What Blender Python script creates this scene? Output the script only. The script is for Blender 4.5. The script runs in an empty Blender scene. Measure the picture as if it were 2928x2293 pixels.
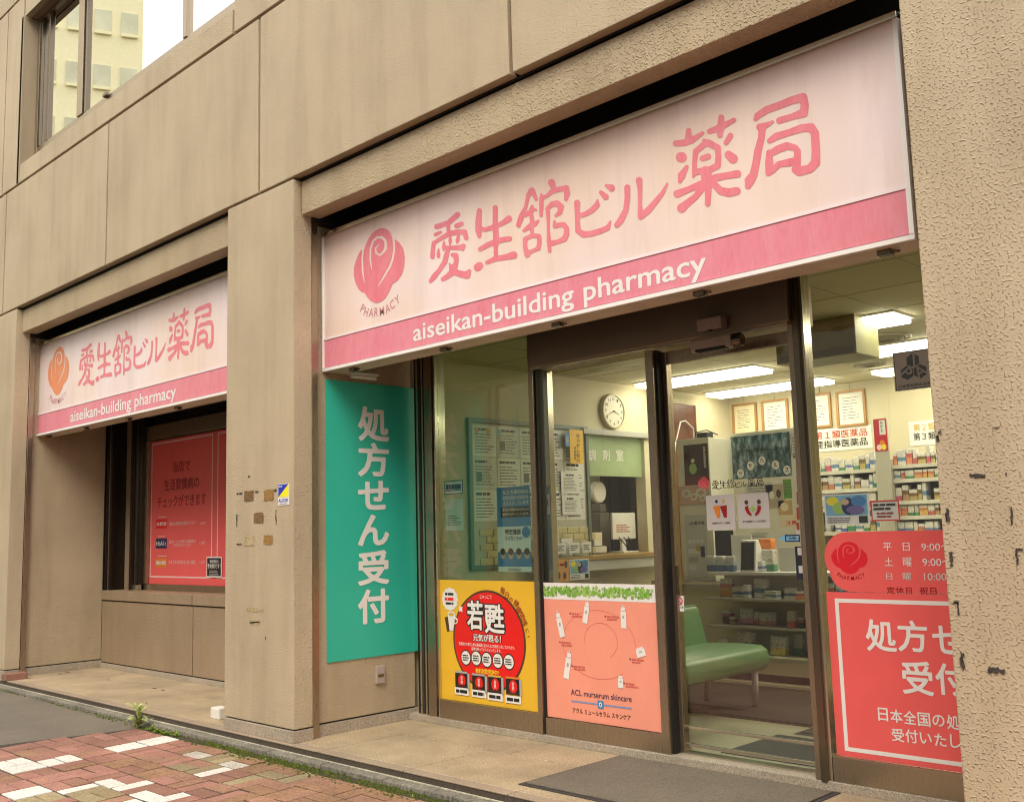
import bpy, bmesh, math, random
import numpy as np
from mathutils import Vector, Matrix
random.seed(7); rng = np.random.default_rng(7)
SC = bpy.context.scene
COL = SC.collection

# ------------------------------------------------------------------ camera
PW, PH = 2928, 2293
CF, CYAW, CPIT, CROL = 2897.2, 0.77752, 0.12836, -0.0287
CPOS = np.array([2.40925, -3.45714, 1.2])
def cam_axes():
    y, p, r = CYAW, CPIT, CROL
    f = np.array([-math.sin(y)*math.cos(p), math.cos(y)*math.cos(p), math.sin(p)])
    rt = np.array([math.cos(y), math.sin(y), 0.0]); up = np.cross(rt, f)
    c, s = math.cos(r), math.sin(r)
    return c*rt+s*up, -s*rt+c*up, f
RT, UP, FW = cam_axes()
cd = bpy.data.cameras.new('camera'); cam = bpy.data.objects.new('camera', cd); COL.objects.link(cam)
cd.sensor_width = 36; cd.lens = CF/PW*36; cd.clip_end = 2000; cd.clip_start = 0.05
cam.matrix_world = Matrix(((RT[0], UP[0], -FW[0], CPOS[0]), (RT[1], UP[1], -FW[1], CPOS[1]), (RT[2], UP[2], -FW[2], CPOS[2]), (0, 0, 0, 1)))
SC.camera = cam

# ------------------------------------------------------------------ sky, sun, exposure
wd = bpy.data.worlds.new('World'); SC.world = wd; wd.use_nodes = True
nt = wd.node_tree; nt.nodes.clear()
sky = nt.nodes.new('ShaderNodeTexSky'); sky.sky_type = 'NISHITA'; sky.sun_disc = False
SUN_EL, SUN_AZ = math.radians(50), math.radians(28)       # azimuth measured from -y (street side) towards +x
sd = Vector((math.sin(SUN_AZ)*math.cos(SUN_EL), -math.cos(SUN_AZ)*math.cos(SUN_EL), math.sin(SUN_EL)))
sky.sun_elevation = SUN_EL; sky.sun_rotation = math.atan2(sd.x, sd.y)
sky.air_density = 1.0; sky.dust_density = 4.0; sky.ozone_density = 1.0
mixn = nt.nodes.new('ShaderNodeMix'); mixn.data_type = 'RGBA'; mixn.inputs[0].default_value = 0.62
mixn.inputs[7].default_value = (11.4, 10.8, 9.9, 1)       # even cloud layer over the clear sky
bg = nt.nodes.new('ShaderNodeBackground'); bg.inputs[1].default_value = 0.10
wo = nt.nodes.new('ShaderNodeOutputWorld')
nt.links.new(sky.outputs[0], mixn.inputs[6]); nt.links.new(mixn.outputs[2], bg.inputs[0]); nt.links.new(bg.outputs[0], wo.inputs[0])
sl = bpy.data.lights.new('sun', 'SUN'); sl.energy = 0.9; sl.angle = math.radians(30); sl.color = (1, .92, .80)
so = bpy.data.objects.new('sun', sl); COL.objects.link(so); so.location = (3, -8, 14)
so.rotation_euler = sd.to_track_quat('Z', 'Y').to_euler()
SC.view_settings.view_transform = 'Standard'; SC.view_settings.look = 'None'
SC.view_settings.exposure = 1.25; SC.view_settings.gamma = 1.0; SC.view_settings.use_curve_mapping = False
SC.cycles.use_denoising = True; SC.cycles.filter_width = 1.1
SC.cycles.max_bounces = 8; SC.cycles.transparent_max_bounces = 16; SC.cycles.diffuse_bounces = 4; SC.cycles.glossy_bounces = 4
SC.cycles.caustics_reflective = False; SC.cycles.caustics_refractive = False; SC.cycles.sample_clamp_indirect = 6

# ------------------------------------------------------------------ helpers
def U(u, v, plane):
    """photo pixel -> point on plane ('x'|'y'|'z', value)"""
    d = (u-PW/2)/CF*RT - (v-PH/2)/CF*UP + FW
    i = 'xyz'.index(plane[0]); t = (plane[1]-CPOS[i])/d[i]
    return CPOS+t*d
def AB(u, v, plane):
    p = U(u, v, plane)
    return (p[0], p[2]) if plane[0] == 'y' else (p[1], p[2])
def PR(plane, u0, v0, u1, v1):
    """pixel rectangle -> (a0, b0, a1, b1) in metres on an upright plane"""
    um, vm = (u0+u1)/2, (v0+v1)/2
    return AB(u0, vm, plane)[0], AB(um, v1, plane)[1], AB(u1, vm, plane)[0], AB(um, v0, plane)[1]
def P3(plane, a, b, d=0.0):
    return (a, plane[1]-d, b) if plane[0] == 'y' else (plane[1]+d, a, b)

ORI = {}
def link(o, parent=None, origin=None):
    COL.objects.link(o)
    if parent is not None:
        o.parent = parent; ORI[o.name] = ORI[parent.name]
    else:
        ORI[o.name] = np.array(origin if origin is not None else (0, 0, 0), float)
    return o
def tag(o, label=None, cat=None, group=None, kind=None):
    if label: o['label'] = label
    if cat: o['category'] = cat
    if group: o['group'] = group
    if kind: o['kind'] = kind
    return o
def thing(name, label, cat, loc, group=None):
    o = bpy.data.objects.new(name, None); o.empty_display_size = .1
    o.location = loc; link(o, None, loc)
    return tag(o, label, cat, group)
class MB:
    def __init__(s): s.v = []; s.f = []
    def box(s, x0, x1, y0, y1, z0, z1):
        n = len(s.v)
        s.v += [(x0, y0, z0), (x1, y0, z0), (x1, y1, z0), (x0, y1, z0), (x0, y0, z1), (x1, y0, z1), (x1, y1, z1), (x0, y1, z1)]
        s.f += [tuple(n+i for i in q) for q in ((0, 3, 2, 1), (4, 5, 6, 7), (0, 1, 5, 4), (1, 2, 6, 5), (2, 3, 7, 6), (3, 0, 4, 7))]
        return s
    def poly(s, pts):
        n = len(s.v); s.v += [tuple(p) for p in pts]; s.f.append(tuple(range(n, n+len(pts)))); return s
    def prect(s, plane, a0, b0, a1, b1, d, t=0.0):
        """flat sheet on an upright plane, d proud of it, t thick"""
        if t <= 0:
            return s.poly([P3(plane, a0, b0, d), P3(plane, a1, b0, d), P3(plane, a1, b1, d), P3(plane, a0, b1, d)])
        if plane[0] == 'y': return s.box(a0, a1, plane[1]-d-t, plane[1]-d, b0, b1)
        return s.box(plane[1]+d, plane[1]+d+t, a0, a1, b0, b1)
    def frame(s, plane, a0, b0, a1, b1, w, d, t):
        s.prect(plane, a0, b0, a1, b0+w, d, t); s.prect(plane, a0, b1-w, a1, b1, d, t)
        s.prect(plane, a0, b0+w, a0+w, b1-w, d, t); s.prect(plane, a1-w, b0+w, a1, b1-w, d, t); return s
    def disc(s, plane, a, b, ra, rb, d, n=24, t=0.0):
        c = [(a+ra*math.cos(2*math.pi*i/n), b+rb*math.sin(2*math.pi*i/n)) for i in range(n)]
        s.poly([P3(plane, x, y, d+t) for x, y in c])
        if t > 0:
            for i in range(n):
                p, q = c[i], c[(i+1) % n]
                s.poly([P3(plane, *p, d), P3(plane, *q, d), P3(plane, *q, d+t), P3(plane, *p, d+t)])
        return s
    def tube(s, pts, r, n=8, caps=True):
        pts = [Vector(p) for p in pts]; rings = []
        rr = r if isinstance(r, (list, tuple)) else [r]*len(pts)
        for i, p in enumerate(pts):
            t = (pts[min(i+1, len(pts)-1)]-pts[max(i-1, 0)]).normalized()
            a = Vector((0, 0, 1)) if abs(t.z) < .9 else Vector((1, 0, 0))
            e1 = t.cross(a).normalized(); e2 = t.cross(e1)
            k = len(s.v); rings.append(k)
            s.v += [tuple(p+rr[i]*(math.cos(2*math.pi*j/n)*e1+math.sin(2*math.pi*j/n)*e2)) for j in range(n)]
        for k, m in zip(rings, rings[1:]):
            s.f += [(k+j, k+(j+1) % n, m+(j+1) % n, m+j) for j in range(n)]
        if caps:
            s.f.append(tuple(rings[0]+j for j in range(n))[::-1]); s.f.append(tuple(rings[-1]+j for j in range(n)))
        return s
    def revolve(s, c, prof, axis='z', n=24):
        """prof = [(r, h)...] about an axis through c"""
        rings = []
        for r, h in prof:
            rings.append(len(s.v))
            for j in range(n):
                x, y = r*math.cos(2*math.pi*j/n), r*math.sin(2*math.pi*j/n)
                o = {'z': (x, y, h), 'y': (x, h, y), 'x': (h, x, y)}[axis]
                s.v.append((c[0]+o[0], c[1]+o[1], c[2]+o[2]))
        for k, m in zip(rings, rings[1:]):
            s.f += [(k+j, k+(j+1) % n, m+(j+1) % n, m+j) for j in range(n)]
        s.f.append(tuple(rings[-1]+j for j in range(n)))
        return s
    def extrude(s, prof, axis, h0, h1):
        """closed 2-d profile extruded along an axis; profile axes are the other two in xyz order"""
        n = len(prof); k = len(s.v); ax = 'xyz'.index(axis)
        for h in (h0, h1):
            for p in prof:
                q = list(p); q.insert(ax, h); s.v.append(tuple(q))
        s.f += [(k+i, k+(i+1) % n, k+n+(i+1) % n, k+n+i) for i in range(n)]
        s.f.append(tuple(k+i for i in range(n))[::-1]); s.f.append(tuple(k+n+i for i in range(n)))
        return s
    def mesh(s, name, mat, off=(0, 0, 0), bevel=0, smooth=False, seg=2):
        me = bpy.data.meshes.new(name)
        off = np.array(off); me.from_pydata([tuple(np.array(v)-off) for v in s.v], [], s.f)
        bm = bmesh.new(); bm.from_mesh(me)
        if bevel or smooth: bmesh.ops.remove_doubles(bm, verts=bm.verts, dist=1e-6)
        bmesh.ops.recalc_face_normals(bm, faces=bm.faces) if (bevel or smooth or len(s.f) > 5) else None
        if bevel:
            es = [e for e in bm.edges if len(e.link_faces) == 2 and e.calc_face_angle(0) > .5]
            bmesh.ops.bevel(bm, geom=es, offset=bevel, segments=seg, affect='EDGES', profile=.6)
        if smooth:
            for f in bm.faces: f.smooth = True
        bm.to_mesh(me); bm.free()
        me.materials.append(mat); me.update()
        return me
    def build(s, name, mat, parent=None, bevel=0, smooth=False, seg=2, origin=None):
        if parent is None:
            if origin is None:
                a = np.array(s.v); origin = ((a[:, 0].min()+a[:, 0].max())/2, (a[:, 1].min()+a[:, 1].max())/2, a[:, 2].min())
            off = origin
        else: off = ORI[parent.name]
        o = bpy.data.objects.new(name, s.mesh(name, mat, off, bevel, smooth, seg))
        link(o, parent, origin)
        if parent is None: o.location = origin
        return o
def inst(o, name, parent, loc, rz=0):
    c = bpy.data.objects.new(name, o if isinstance(o, bpy.types.Mesh) else o.data); COL.objects.link(c); c.parent = parent; c.location = loc
    c.rotation_euler = (0, 0, rz); ORI[c.name] = ORI[parent.name] if parent else np.array(loc, float)
    return c

# ---- lettering: the built-in font, fitted into a rectangle on a plane
TXT = {}
def glyphs(body, bold, space=1.0):
    k = (body, bold, space)
    if k not in TXT:
        c = bpy.data.curves.new('t', 'FONT'); c.body = body; c.offset = bold; c.space_line = space; c.resolution_u = 3
        c.align_x = 'CENTER' if '\n' in body else 'LEFT'
        o = bpy.data.objects.new('t', c); COL.objects.link(o); bpy.context.view_layer.update()
        me = o.to_mesh(); v = np.array([p.co[:2] for p in me.vertices]); f = [tuple(p.vertices) for p in me.polygons]
        o.to_mesh_clear(); bpy.data.objects.remove(o); bpy.data.curves.remove(c)
        TXT[k] = (v, f)
    return TXT[k]
def text(body, mat, parent, plane, rect, d, bold=0.0, keep=False, name='lettering', space=1.0):
    v, f = glyphs(body, bold, space); a0, b0, a1, b1 = rect
    lo, hi = v.min(0), v.max(0); sz = hi-lo
    sx, sy = (a1-a0)/sz[0], (b1-b0)/sz[1]
    if keep: sx = sy = min(sx, sy)
    w = (v-(lo+hi)/2)*np.array([sx, sy])+np.array([(a0+a1)/2, (b0+b1)/2])
    m = MB(); m.v = [P3(plane, x, y, d) for x, y in w]; m.f = list(f)
    return m.build(name, mat, parent)
def fat_glyphs(body, fat, step=.022):
    k = ('fat', body, fat)
    if k not in TXT:
        v, f = glyphs(body, 0.0); cnt = {}
        for p in f:
            for a, b in zip(p, p[1:]+p[:1]):
                e = (min(a, b), max(a, b)); cnt[e] = cnt.get(e, 0)+1
        # glyph outlines are the edges that belong to one face only
        E = [e for e, c in cnt.items() if c == 1]
        lo, hi = v.min(0)-fat-.06, v.max(0)+fat+.06
        xs, ys = np.arange(lo[0], hi[0], step), np.arange(lo[1], hi[1], step); X_, Y_ = np.meshgrid(xs, ys)
        D = np.full(X_.shape, 1e9); ins = np.zeros(X_.shape, bool)
        for a, b in E:
            (x0, y0), (x1, y1) = v[a], v[b]; dx, dy = x1-x0, y1-y0
            t = np.clip(((X_-x0)*dx+(Y_-y0)*dy)/(dx*dx+dy*dy+1e-12), 0, 1); D = np.minimum(D, np.hypot(X_-x0-t*dx, Y_-y0-t*dy))
            if y0 != y1: ins ^= ((y0 > Y_) != (y1 > Y_)) & (X_ < dx*(Y_-y0)/dy+x0)
        TXT[k] = march(np.where(ins, -D, D)-fat, xs, ys, False)
    return TXT[k]
def fat(body, mat, parent, plane, rect, d, fat_=.03, name='character'):
    v, f = fat_glyphs(body, fat_); a0, b0, a1, b1 = rect; lo, hi = v.min(0), v.max(0)
    w = (v-lo)/(hi-lo)*np.array([a1-a0, b1-b0])+np.array([a0, b0])
    m = MB(); m.v = [P3(plane, x, y, d) for x, y in w]; m.f = list(f)
    return m.build(name, mat, parent)
def ptext(body, mat, parent, plane, px, d, **k):
    return text(body, mat, parent, plane, PR(plane, *px), d, **k)
def rtext(body, mat, parent, plane, a, b, size, ang, d, name='lettering', sx=1.0):
    v, f = glyphs(body, 0.004); c = (v.min(0)+v.max(0))/2
    w = (v-c)*size*np.array([sx, 1]); ca, sa = math.cos(ang), math.sin(ang)
    m = MB(); m.v = [P3(plane, a+ca*x-sa*y, b+sa*x+ca*y, d) for x, y in w]; m.f = list(f)
    return m.build(name, mat, parent)
def lines(mat, parent, plane, rect, n, d, fill=.55, name='small_print', ragged=.35):
    """rows of print too fine to read"""
    a0, b0, a1, b1 = rect; b0, b1 = min(b0, b1), max(b0, b1); a0, a1 = min(a0, a1), max(a0, a1); m = MB(); h = max(1e-3, (b1-b0)/n)
    for i in range(n):
        y = b1-(i+.5)*h; x = a0; e = a1-(a1-a0)*ragged*random.random()
        while x < e:
            w = min(e-x, h*random.uniform(.8, 3.2)); m.prect(plane, x, y-h*fill/2, x+w, y+h*fill/2, d); x += w+h*.25
    return m.build(name, mat, parent)
# ---- brush shapes: union of round strokes and filled outlines, traced as a contour
def seg_field(X, Y, st):
    F = np.full(X.shape, 1e9)
    for (x0, y0, r0), (x1, y1, r1) in zip(st, st[1:]):
        dx, dy = x1-x0, y1-y0; L = dx*dx+dy*dy+1e-9
        t = np.clip(((X-x0)*dx+(Y-y0)*dy)/L, 0, 1)
        F = np.minimum(F, np.hypot(X-x0-t*dx, Y-y0-t*dy)-(r0+(r1-r0)*t))
    return F
def smin(a, b, k):
    h = np.clip(.5+.5*(b-a)/k, 0, 1); return b+(a-b)*h-k*h*(1-h)
def poly_field(X, Y, pts):
    D = np.full(X.shape, 1e9); ins = np.zeros(X.shape, bool); n = len(pts)
    for i in range(n):
        x0, y0 = pts[i]; x1, y1 = pts[(i+1) % n]; dx, dy = x1-x0, y1-y0
        t = np.clip(((X-x0)*dx+(Y-y0)*dy)/(dx*dx+dy*dy+1e-9), 0, 1)
        D = np.minimum(D, np.hypot(X-x0-t*dx, Y-y0-t*dy))
        if y0 != y1: ins ^= ((y0 > Y) != (y1 > Y)) & (X < dx*(Y-y0)/dy+x0)
    return np.where(ins, -D, D)
def contour(strokes, fills=(), cuts=(), step=9.0, k=14.0):
    P = [(q[0], q[1], q[2]) for s in strokes for q in s]+[(q[0], q[1], 5) for s in fills for q in s]
    x0 = min(p[0]-p[2] for p in P)-3*step; x1 = max(p[0]+p[2] for p in P)+3*step
    y0 = min(p[1]-p[2] for p in P)-3*step; y1 = max(p[1]+p[2] for p in P)+3*step
    xs, ys = np.arange(x0, x1, step), np.arange(y0, y1, step); X, Y = np.meshgrid(xs, ys)
    F = np.full(X.shape, 1e6)
    for s in strokes: F = smin(F, seg_field(X, Y, s), k)
    for s in fills: F = np.minimum(F, poly_field(X, Y, s))
    for s in cuts: F = np.maximum(F, -seg_field(X, Y, s))
    return march(F, xs, ys, True)
def march(F, xs, ys, flip):
    V, idx, Fc = [], {}, []
    def vid(key, p):
        if key not in idx: idx[key] = len(V); V.append(p)
        return idx[key]
    inside = F < 0; any_ = inside[:-1, :-1] | inside[1:, :-1] | inside[:-1, 1:] | inside[1:, 1:]
    for j, i in zip(*np.nonzero(any_)):
        cs = [(j, i), (j, i+1), (j+1, i+1), (j+1, i)]; out = []
        for q in range(4):
            a, b = cs[q], cs[(q+1) % 4]; fa, fb = F[a], F[b]
            if fa < 0: out.append(vid(a, (xs[a[1]], ys[a[0]])))
            if (fa < 0) != (fb < 0):
                t = fa/(fa-fb); key = (min(a, b), max(a, b))
                out.append(vid(key, (xs[a[1]]+t*(xs[b[1]]-xs[a[1]]), ys[a[0]]+t*(ys[b[0]]-ys[a[0]]))))
        if len(out) >= 3: Fc.append(tuple(out[::-1]) if flip else tuple(out))
    return np.array(V), Fc

# ------------------------------------------------------------------ materials
MATS = {}
def newmat(name):
    m = bpy.data.materials.new(name); m.use_nodes = True; n = m.node_tree
    return m, n, n.nodes['Principled BSDF']
def N(n, t, **k):
    x = n.nodes.new(t)
    for a, b in k.items(): setattr(x, a, b)
    return x
def noise(n, scale, detail=4, rough=.55, vec=None, dist=0.0):
    x = N(n, 'ShaderNodeTexNoise'); x.inputs['Scale'].default_value = scale; x.inputs['Detail'].default_value = detail
    x.inputs['Roughness'].default_value = rough; x.inputs['Distortion'].default_value = dist
    if vec: n.links.new(vec, x.inputs['Vector'])
    return x
def ramp(n, fac, *st):
    r = N(n, 'ShaderNodeValToRGB'); e = r.color_ramp.elements
    while len(e) < len(st): e.new(.5)
    for el, (p, c) in zip(e, st): el.position = p; el.color = (*c, 1) if len(c) == 3 else c
    n.links.new(fac, r.inputs[0]); return r
def pos(n, scale=(1, 1, 1)):
    g = N(n, 'ShaderNodeNewGeometry'); m = N(n, 'ShaderNodeMapping'); m.inputs['Scale'].default_value = scale
    n.links.new(g.outputs['Position'], m.inputs['Vector']); return m.outputs[0]
def bump(n, h, strength, dist, chain=None):
    b = N(n, 'ShaderNodeBump'); b.inputs['Strength'].default_value = strength; b.inputs['Distance'].default_value = dist
    n.links.new(h, b.inputs['Height'])
    if chain: n.links.new(chain, b.inputs['Normal'])
    return b.outputs[0]
def mul(n, a, b, fac=1.0, mode='MULTIPLY'):
    x = N(n, 'ShaderNodeMix', data_type='RGBA', blend_type=mode); x.inputs[0].default_value = fac
    n.links.new(a, x.inputs[6]); n.links.new(b, x.inputs[7]); return x.outputs[2]
def paint(name, c, rough=.5, metal=0.0, var=.10, scale=6.0, bmp=0.0, bscale=300, spec=.5):
    """plain coloured surface with slight unevenness"""
    if name in MATS: return MATS[name]
    m, n, p = newmat(name); v = pos(n)
    nz = noise(n, scale, 5, .6, v)
    lo = tuple(max(0, x*(1-var)) for x in c); hi = tuple(min(1, x*(1+var)) for x in c)
    r = ramp(n, nz.outputs[0], (.3, lo), (.7, hi)); n.links.new(r.outputs[0], p.inputs['Base Color'])
    p.inputs['Roughness'].default_value = rough; p.inputs['Metallic'].default_value = metal
    p.inputs['Specular IOR Level'].default_value = spec
    if bmp: n.links.new(bump(n, noise(n, bscale, 2, .5, v).outputs[0], bmp, .002), p.inputs['Normal'])
    MATS[name] = m; return m
def wall_mat(name, c, blob=55.0, strength=.8, cover=.5, rough=.62):
    m, n, p = newmat(name); v = pos(n)
    big = noise(n, 1.3, 5, .6, v); st = noise(n, 3.0, 4, .6, pos(n, (1.6, 1.6, .22)))
    fine = noise(n, 160, 3, .6, v)
    r1 = ramp(n, big.outputs[0], (.3, tuple(x*.90 for x in c)), (.7, tuple(x*1.08 for x in c)))
    r2 = ramp(n, st.outputs[0], (.32, (.84, .82, .78)), (.55, (1, 1, 1)))
    n.links.new(mul(n, r1.outputs[0], r2.outputs[0], .8), p.inputs['Base Color'])
    b = noise(n, blob, 1.0, .35, v, .1)
    rr = ramp(n, b.outputs[0], (cover-.04, (0, 0, 0)), (cover+.13, (1, 1, 1)))
    h1 = bump(n, rr.outputs[0], strength, .0045)
    n.links.new(bump(n, fine.outputs[0], .25, .0015, h1), p.inputs['Normal'])
    p.inputs['Roughness'].default_value = rough; p.inputs['Specular IOR Level'].default_value = .45
    MATS[name] = m; return m
def speck(name, c, scale=180, amt=.35, rough=.7, bmp=.4, big=.12):
    m, n, p = newmat(name); v = pos(n)
    s = noise(n, scale, 3, .7, v); g = noise(n, 2.2, 6, .65, v)
    r = ramp(n, s.outputs[0], (.35, tuple(x*(1-amt) for x in c)), (.5, c), (.68, tuple(min(1, x*(1+amt)) for x in c)))
    r2 = ramp(n, g.outputs[0], (.3, (1-big*2,)*3), (.65, (1, 1, 1)))
    n.links.new(mul(n, r.outputs[0], r2.outputs[0]), p.inputs['Base Color'])
    p.inputs['Roughness'].default_value = rough
    n.links.new(bump(n, s.outputs[0], bmp, .002), p.inputs['Normal'])
    MATS[name] = m; return m
def metal(name, c, rough=.3, var=.07):
    m, n, p = newmat(name); v = pos(n, (40, 40, 1.2))
    s = noise(n, 6, 3, .6, v)
    r = ramp(n, s.outputs[0], (.3, tuple(x*(1-var) for x in c)), (.7, c)); n.links.new(r.outputs[0], p.inputs['Base Color'])
    rr = ramp(n, s.outputs[0], (.3, (rough*.8,)*3), (.7, (rough*1.25,)*3)); n.links.new(rr.outputs[0], p.inputs['Roughness'])
    p.inputs['Metallic'].default_value = .9
    MATS[name] = m; return m
def glass_mat(name, tint=(.93, .96, .94), ior=1.5, extra=0.0, rough=0.0):
    m, n, p = newmat(name); n.nodes.remove(p); o = n.nodes['Material Output']
    t = N(n, 'ShaderNodeBsdfTransparent'); t.inputs[0].default_value = (*tint, 1)
    g = N(n, 'ShaderNodeBsdfGlossy'); g.inputs['Roughness'].default_value = rough
    f = N(n, 'ShaderNodeLayerWeight'); f.inputs[0].default_value = .5      # 1 - |cos| on both faces of the pane
    w = N(n, 'ShaderNodeMath', operation='POWER'); w.inputs[1].default_value = 5.0; n.links.new(f.outputs['Facing'], w.inputs[0])
    a = N(n, 'ShaderNodeMath', operation='MULTIPLY_ADD'); a.inputs[1].default_value = .94; a.inputs[2].default_value = ((ior-1)/(ior+1))**2+extra; a.use_clamp = True
    x = N(n, 'ShaderNodeMixShader'); n.links.new(w.outputs[0], a.inputs[0]); n.links.new(a.outputs[0], x.inputs[0])
    n.links.new(t.outputs[0], x.inputs[1]); n.links.new(g.outputs[0], x.inputs[2]); n.links.new(x.outputs[0], o.inputs[0])
    MATS[name] = m; return m
def emit(name, c, s):
    m, n, p = newmat(name); p.inputs['Base Color'].default_value = (*c, 1)
    p.inputs['Emission Color'].default_value = (*c, 1); p.inputs['Emission Strength'].default_value = s
    MATS[name] = m; return m

WALL = wall_mat('stippled_beige_wall', (.49, .40, .268), 112, .85, .585)
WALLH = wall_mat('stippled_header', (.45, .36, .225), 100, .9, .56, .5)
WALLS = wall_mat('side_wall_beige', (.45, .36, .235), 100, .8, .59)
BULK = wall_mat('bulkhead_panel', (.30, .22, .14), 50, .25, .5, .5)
GRAN = speck('granite', (.40, .34, .26), 150, .45, .6, .3)
TILE = speck('floor_tile', (.46, .36, .23), 110, .42, .62, .5, .20)
NOSE = speck('step_face', (.075, .058, .042), 90, .3, .8, .4)  # dark tone of the riser holds its shade as well as dirt
KERB = speck('kerb_stone', (.25, .23, .18), 60, .45, .85, .9, .25)
ASPH = speck('asphalt', (.17, .145, .11), 220, .4, .85, .5)
BED = speck('joint_sand', (.055, .045, .03), 90, .5, .95, .6)
BRICKS = [speck('brick_red_%d' % i, c, 70, .22, .85, .6, .2) for i, c in enumerate(((.37, .175, .13), (.42, .205, .155), (.31, .155, .11)))]
BRO = [speck('brick_olive_%d' % i, c, 70, .3, .9, .7, .2) for i, c in enumerate(((.30, .235, .13), (.36, .29, .165)))]
BRB = [speck('brick_brown_%d' % i, c, 70, .3, .9, .7, .2) for i, c in enumerate(((.33, .185, .105), (.37, .20, .13)))]
BRW = speck('brick_white', (.74, .71, .65), 60, .22, .75, .5, .12)
BRG = speck('brick_worn_white', (.60, .55, .47), 60, .3, .8, .5, .2)
BRONZE = metal('bronze_metal', (.40, .32, .23), .30)
BRONZED = metal('dark_bronze', (.20, .165, .12), .20)
STEEL = metal('stainless', (.62, .57, .44), .17)
BLACK = paint('black_void', (.008, .007, .006), .6)
JAMBD = metal('jamb_dark', (.06, .05, .04), .3)
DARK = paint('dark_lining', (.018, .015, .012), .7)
GLASS = glass_mat('shop_glass', (.965, .985, .975), 1.5, .03)
GLASSU = glass_mat('upper_window_glass', (.30, .36, .34), 1.5, .80)
GLASSL = glass_mat('left_window_glass', (.95, .97, .95), 1.5, .0)
ACRYL = glass_mat('clear_acrylic', (.92, .94, .93), 1.45, .05)
WHITE = paint('white_paint', (.80, .78, .74), .45, var=.03)
PAPER = paint('white_paper', (.80, .79, .75), .7, var=.03)
INK = paint('black_ink', (.015, .014, .013), .5)
GREYINK = paint('grey_ink', (.16, .16, .16), .6)

# ================================================================== ground
XL, XR = -14.0, 6.0
g = MB().poly([(-150, -150, -.24), (150, -150, -.24), (150, 150, -.24), (-150, 150, -.24)]).build('ground', speck('road_asphalt', (.075, .07, .062), 220, .4, .85, .5)); tag(g, kind='structure')
SLOPE = .028; TILT = -math.atan(SLOPE)
# pavement bed: tilted sheet falling towards the street; bricks lie on it in local coordinates (y = 0 at the kerb)
PY, PZ = -.112, -.062
pav = bpy.data.objects.new('pavement', MB().box(XL, XR, -3.6, 0, -.12, -.0035).mesh('pavement', BED)); link(pav, None, (0, PY, PZ))
pav.location = (0, PY, PZ); pav.rotation_euler = (math.atan(SLOPE), 0, 0); tag(pav, kind='structure')
def pav_local(u, v):
    d = (u-PW/2)/CF*RT - (v-PH/2)/CF*UP + FW
    t = (PZ+SLOPE*(CPOS[1]-PY)-CPOS[2])/(d[2]-SLOPE*d[1]); p = CPOS+t*d
    return p[0], p[1]-PY
BP = .2065
gx0, gy0 = pav_local(1240/4.194, 2030+452/4.194)          # a known corner between four blocks
def cell(u, v):
    x, y = pav_local(u, v); i, j = math.floor((x-gx0)/BP), math.floor((y-gy0)/BP)
    fx, fy = (x-gx0)/BP-i, (y-gy0)/BP-j
    return i, j, (int(fy*2) if (i+j) % 2 == 0 else int(fx*2))
z1 = lambda a, b: (a/4.194, 2030+b/4.194); z2 = lambda a, b: (480+a/4.194, 2060+b/4.194)
paintmap = {}
for q in ((1390, 465), (1570, 425), (1790, 365), (1890, 385), (60, 670), (255, 615), (260, 680), (330, 715), (600, 635), (820, 590), (300, 980), (400, 1010), (910, 930), (1530, 880), (1620, 925), (1930, 1030), (2000, 1065), (1600, 1090)):
    paintmap[cell(*z1(*q))] = 'w'
for q in ((440, 390), (850, 515)): paintmap[cell(*z2(*q))] = 'g'
paintmap[cell(*z2(660, 565))] = 'w'
for q in ((960, 960), (620, 1010), (400, 1070), (1000, 1030), (1250, 975), (700, 1070), (2050, 690)): paintmap.setdefault(cell(*z1(*q)), 'o')
for q in ((270, 430), (500, 460), (600, 490), (200, 540), (330, 605), (400, 640), (730, 735), (800, 760), (1090, 665), (1250, 640), (1330, 690), (1430, 720)): paintmap.setdefault(cell(*z2(*q)), 'o')
AX0, AX1 = pav_local(0, 2130)[0], pav_local(380, 2084)[0]
ay0, ay1 = pav_local(0, 2130)[1], pav_local(380, 2084)[1]
def asph_x(y): return AX1+(AX0-AX1)*(y-ay1)/(ay0-ay1)
def brick_mesh(lx, ly, mat, k):
    m = MB().box(-lx/2, lx/2, -ly/2, ly/2, -.03, .001)
    return m.mesh('brick', mat, (0, 0, 0), .0025, False, 1)
BM = {}
def get_brick(mat, long_x):
    k = (mat.name, long_x)
    if k not in BM: BM[k] = brick_mesh(.194 if long_x else .0945, .0945 if long_x else .194, mat, 0)
    return BM[k]
cand = []
for i in range(-3, 40):
    for j in range(-16, 6):
        A = (i+j) % 2 == 0
        for h in (0, 1):
            cx = gx0+BP*(i+(.5 if A else .25+.5*h)); cy = gy0+BP*(j+(.25+.5*h if A else .5))
            if cy > -.045 or cy < -3.5 or cx > XR: continue
            if cx < asph_x(cy)+.06: continue
            w = np.array([cx, PY+cy, PZ+SLOPE*cy]); d = w-CPOS; dz = d@FW
            if dz < .3: vis = -9
            else:
                u, v = PW/2+CF*(d@RT)/dz, PH/2-CF*(d@UP)/dz
                vis = 1 if (-80 < u < PW+40 and v < PH+60) else -max(0, -u, u-PW, v-PH)
            cand.append((vis, random.random(), cx, cy, A, paintmap.get((i, j, h))))
cand.sort(key=lambda c: (-c[0], c[3]*-1))
rest = MB()
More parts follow.
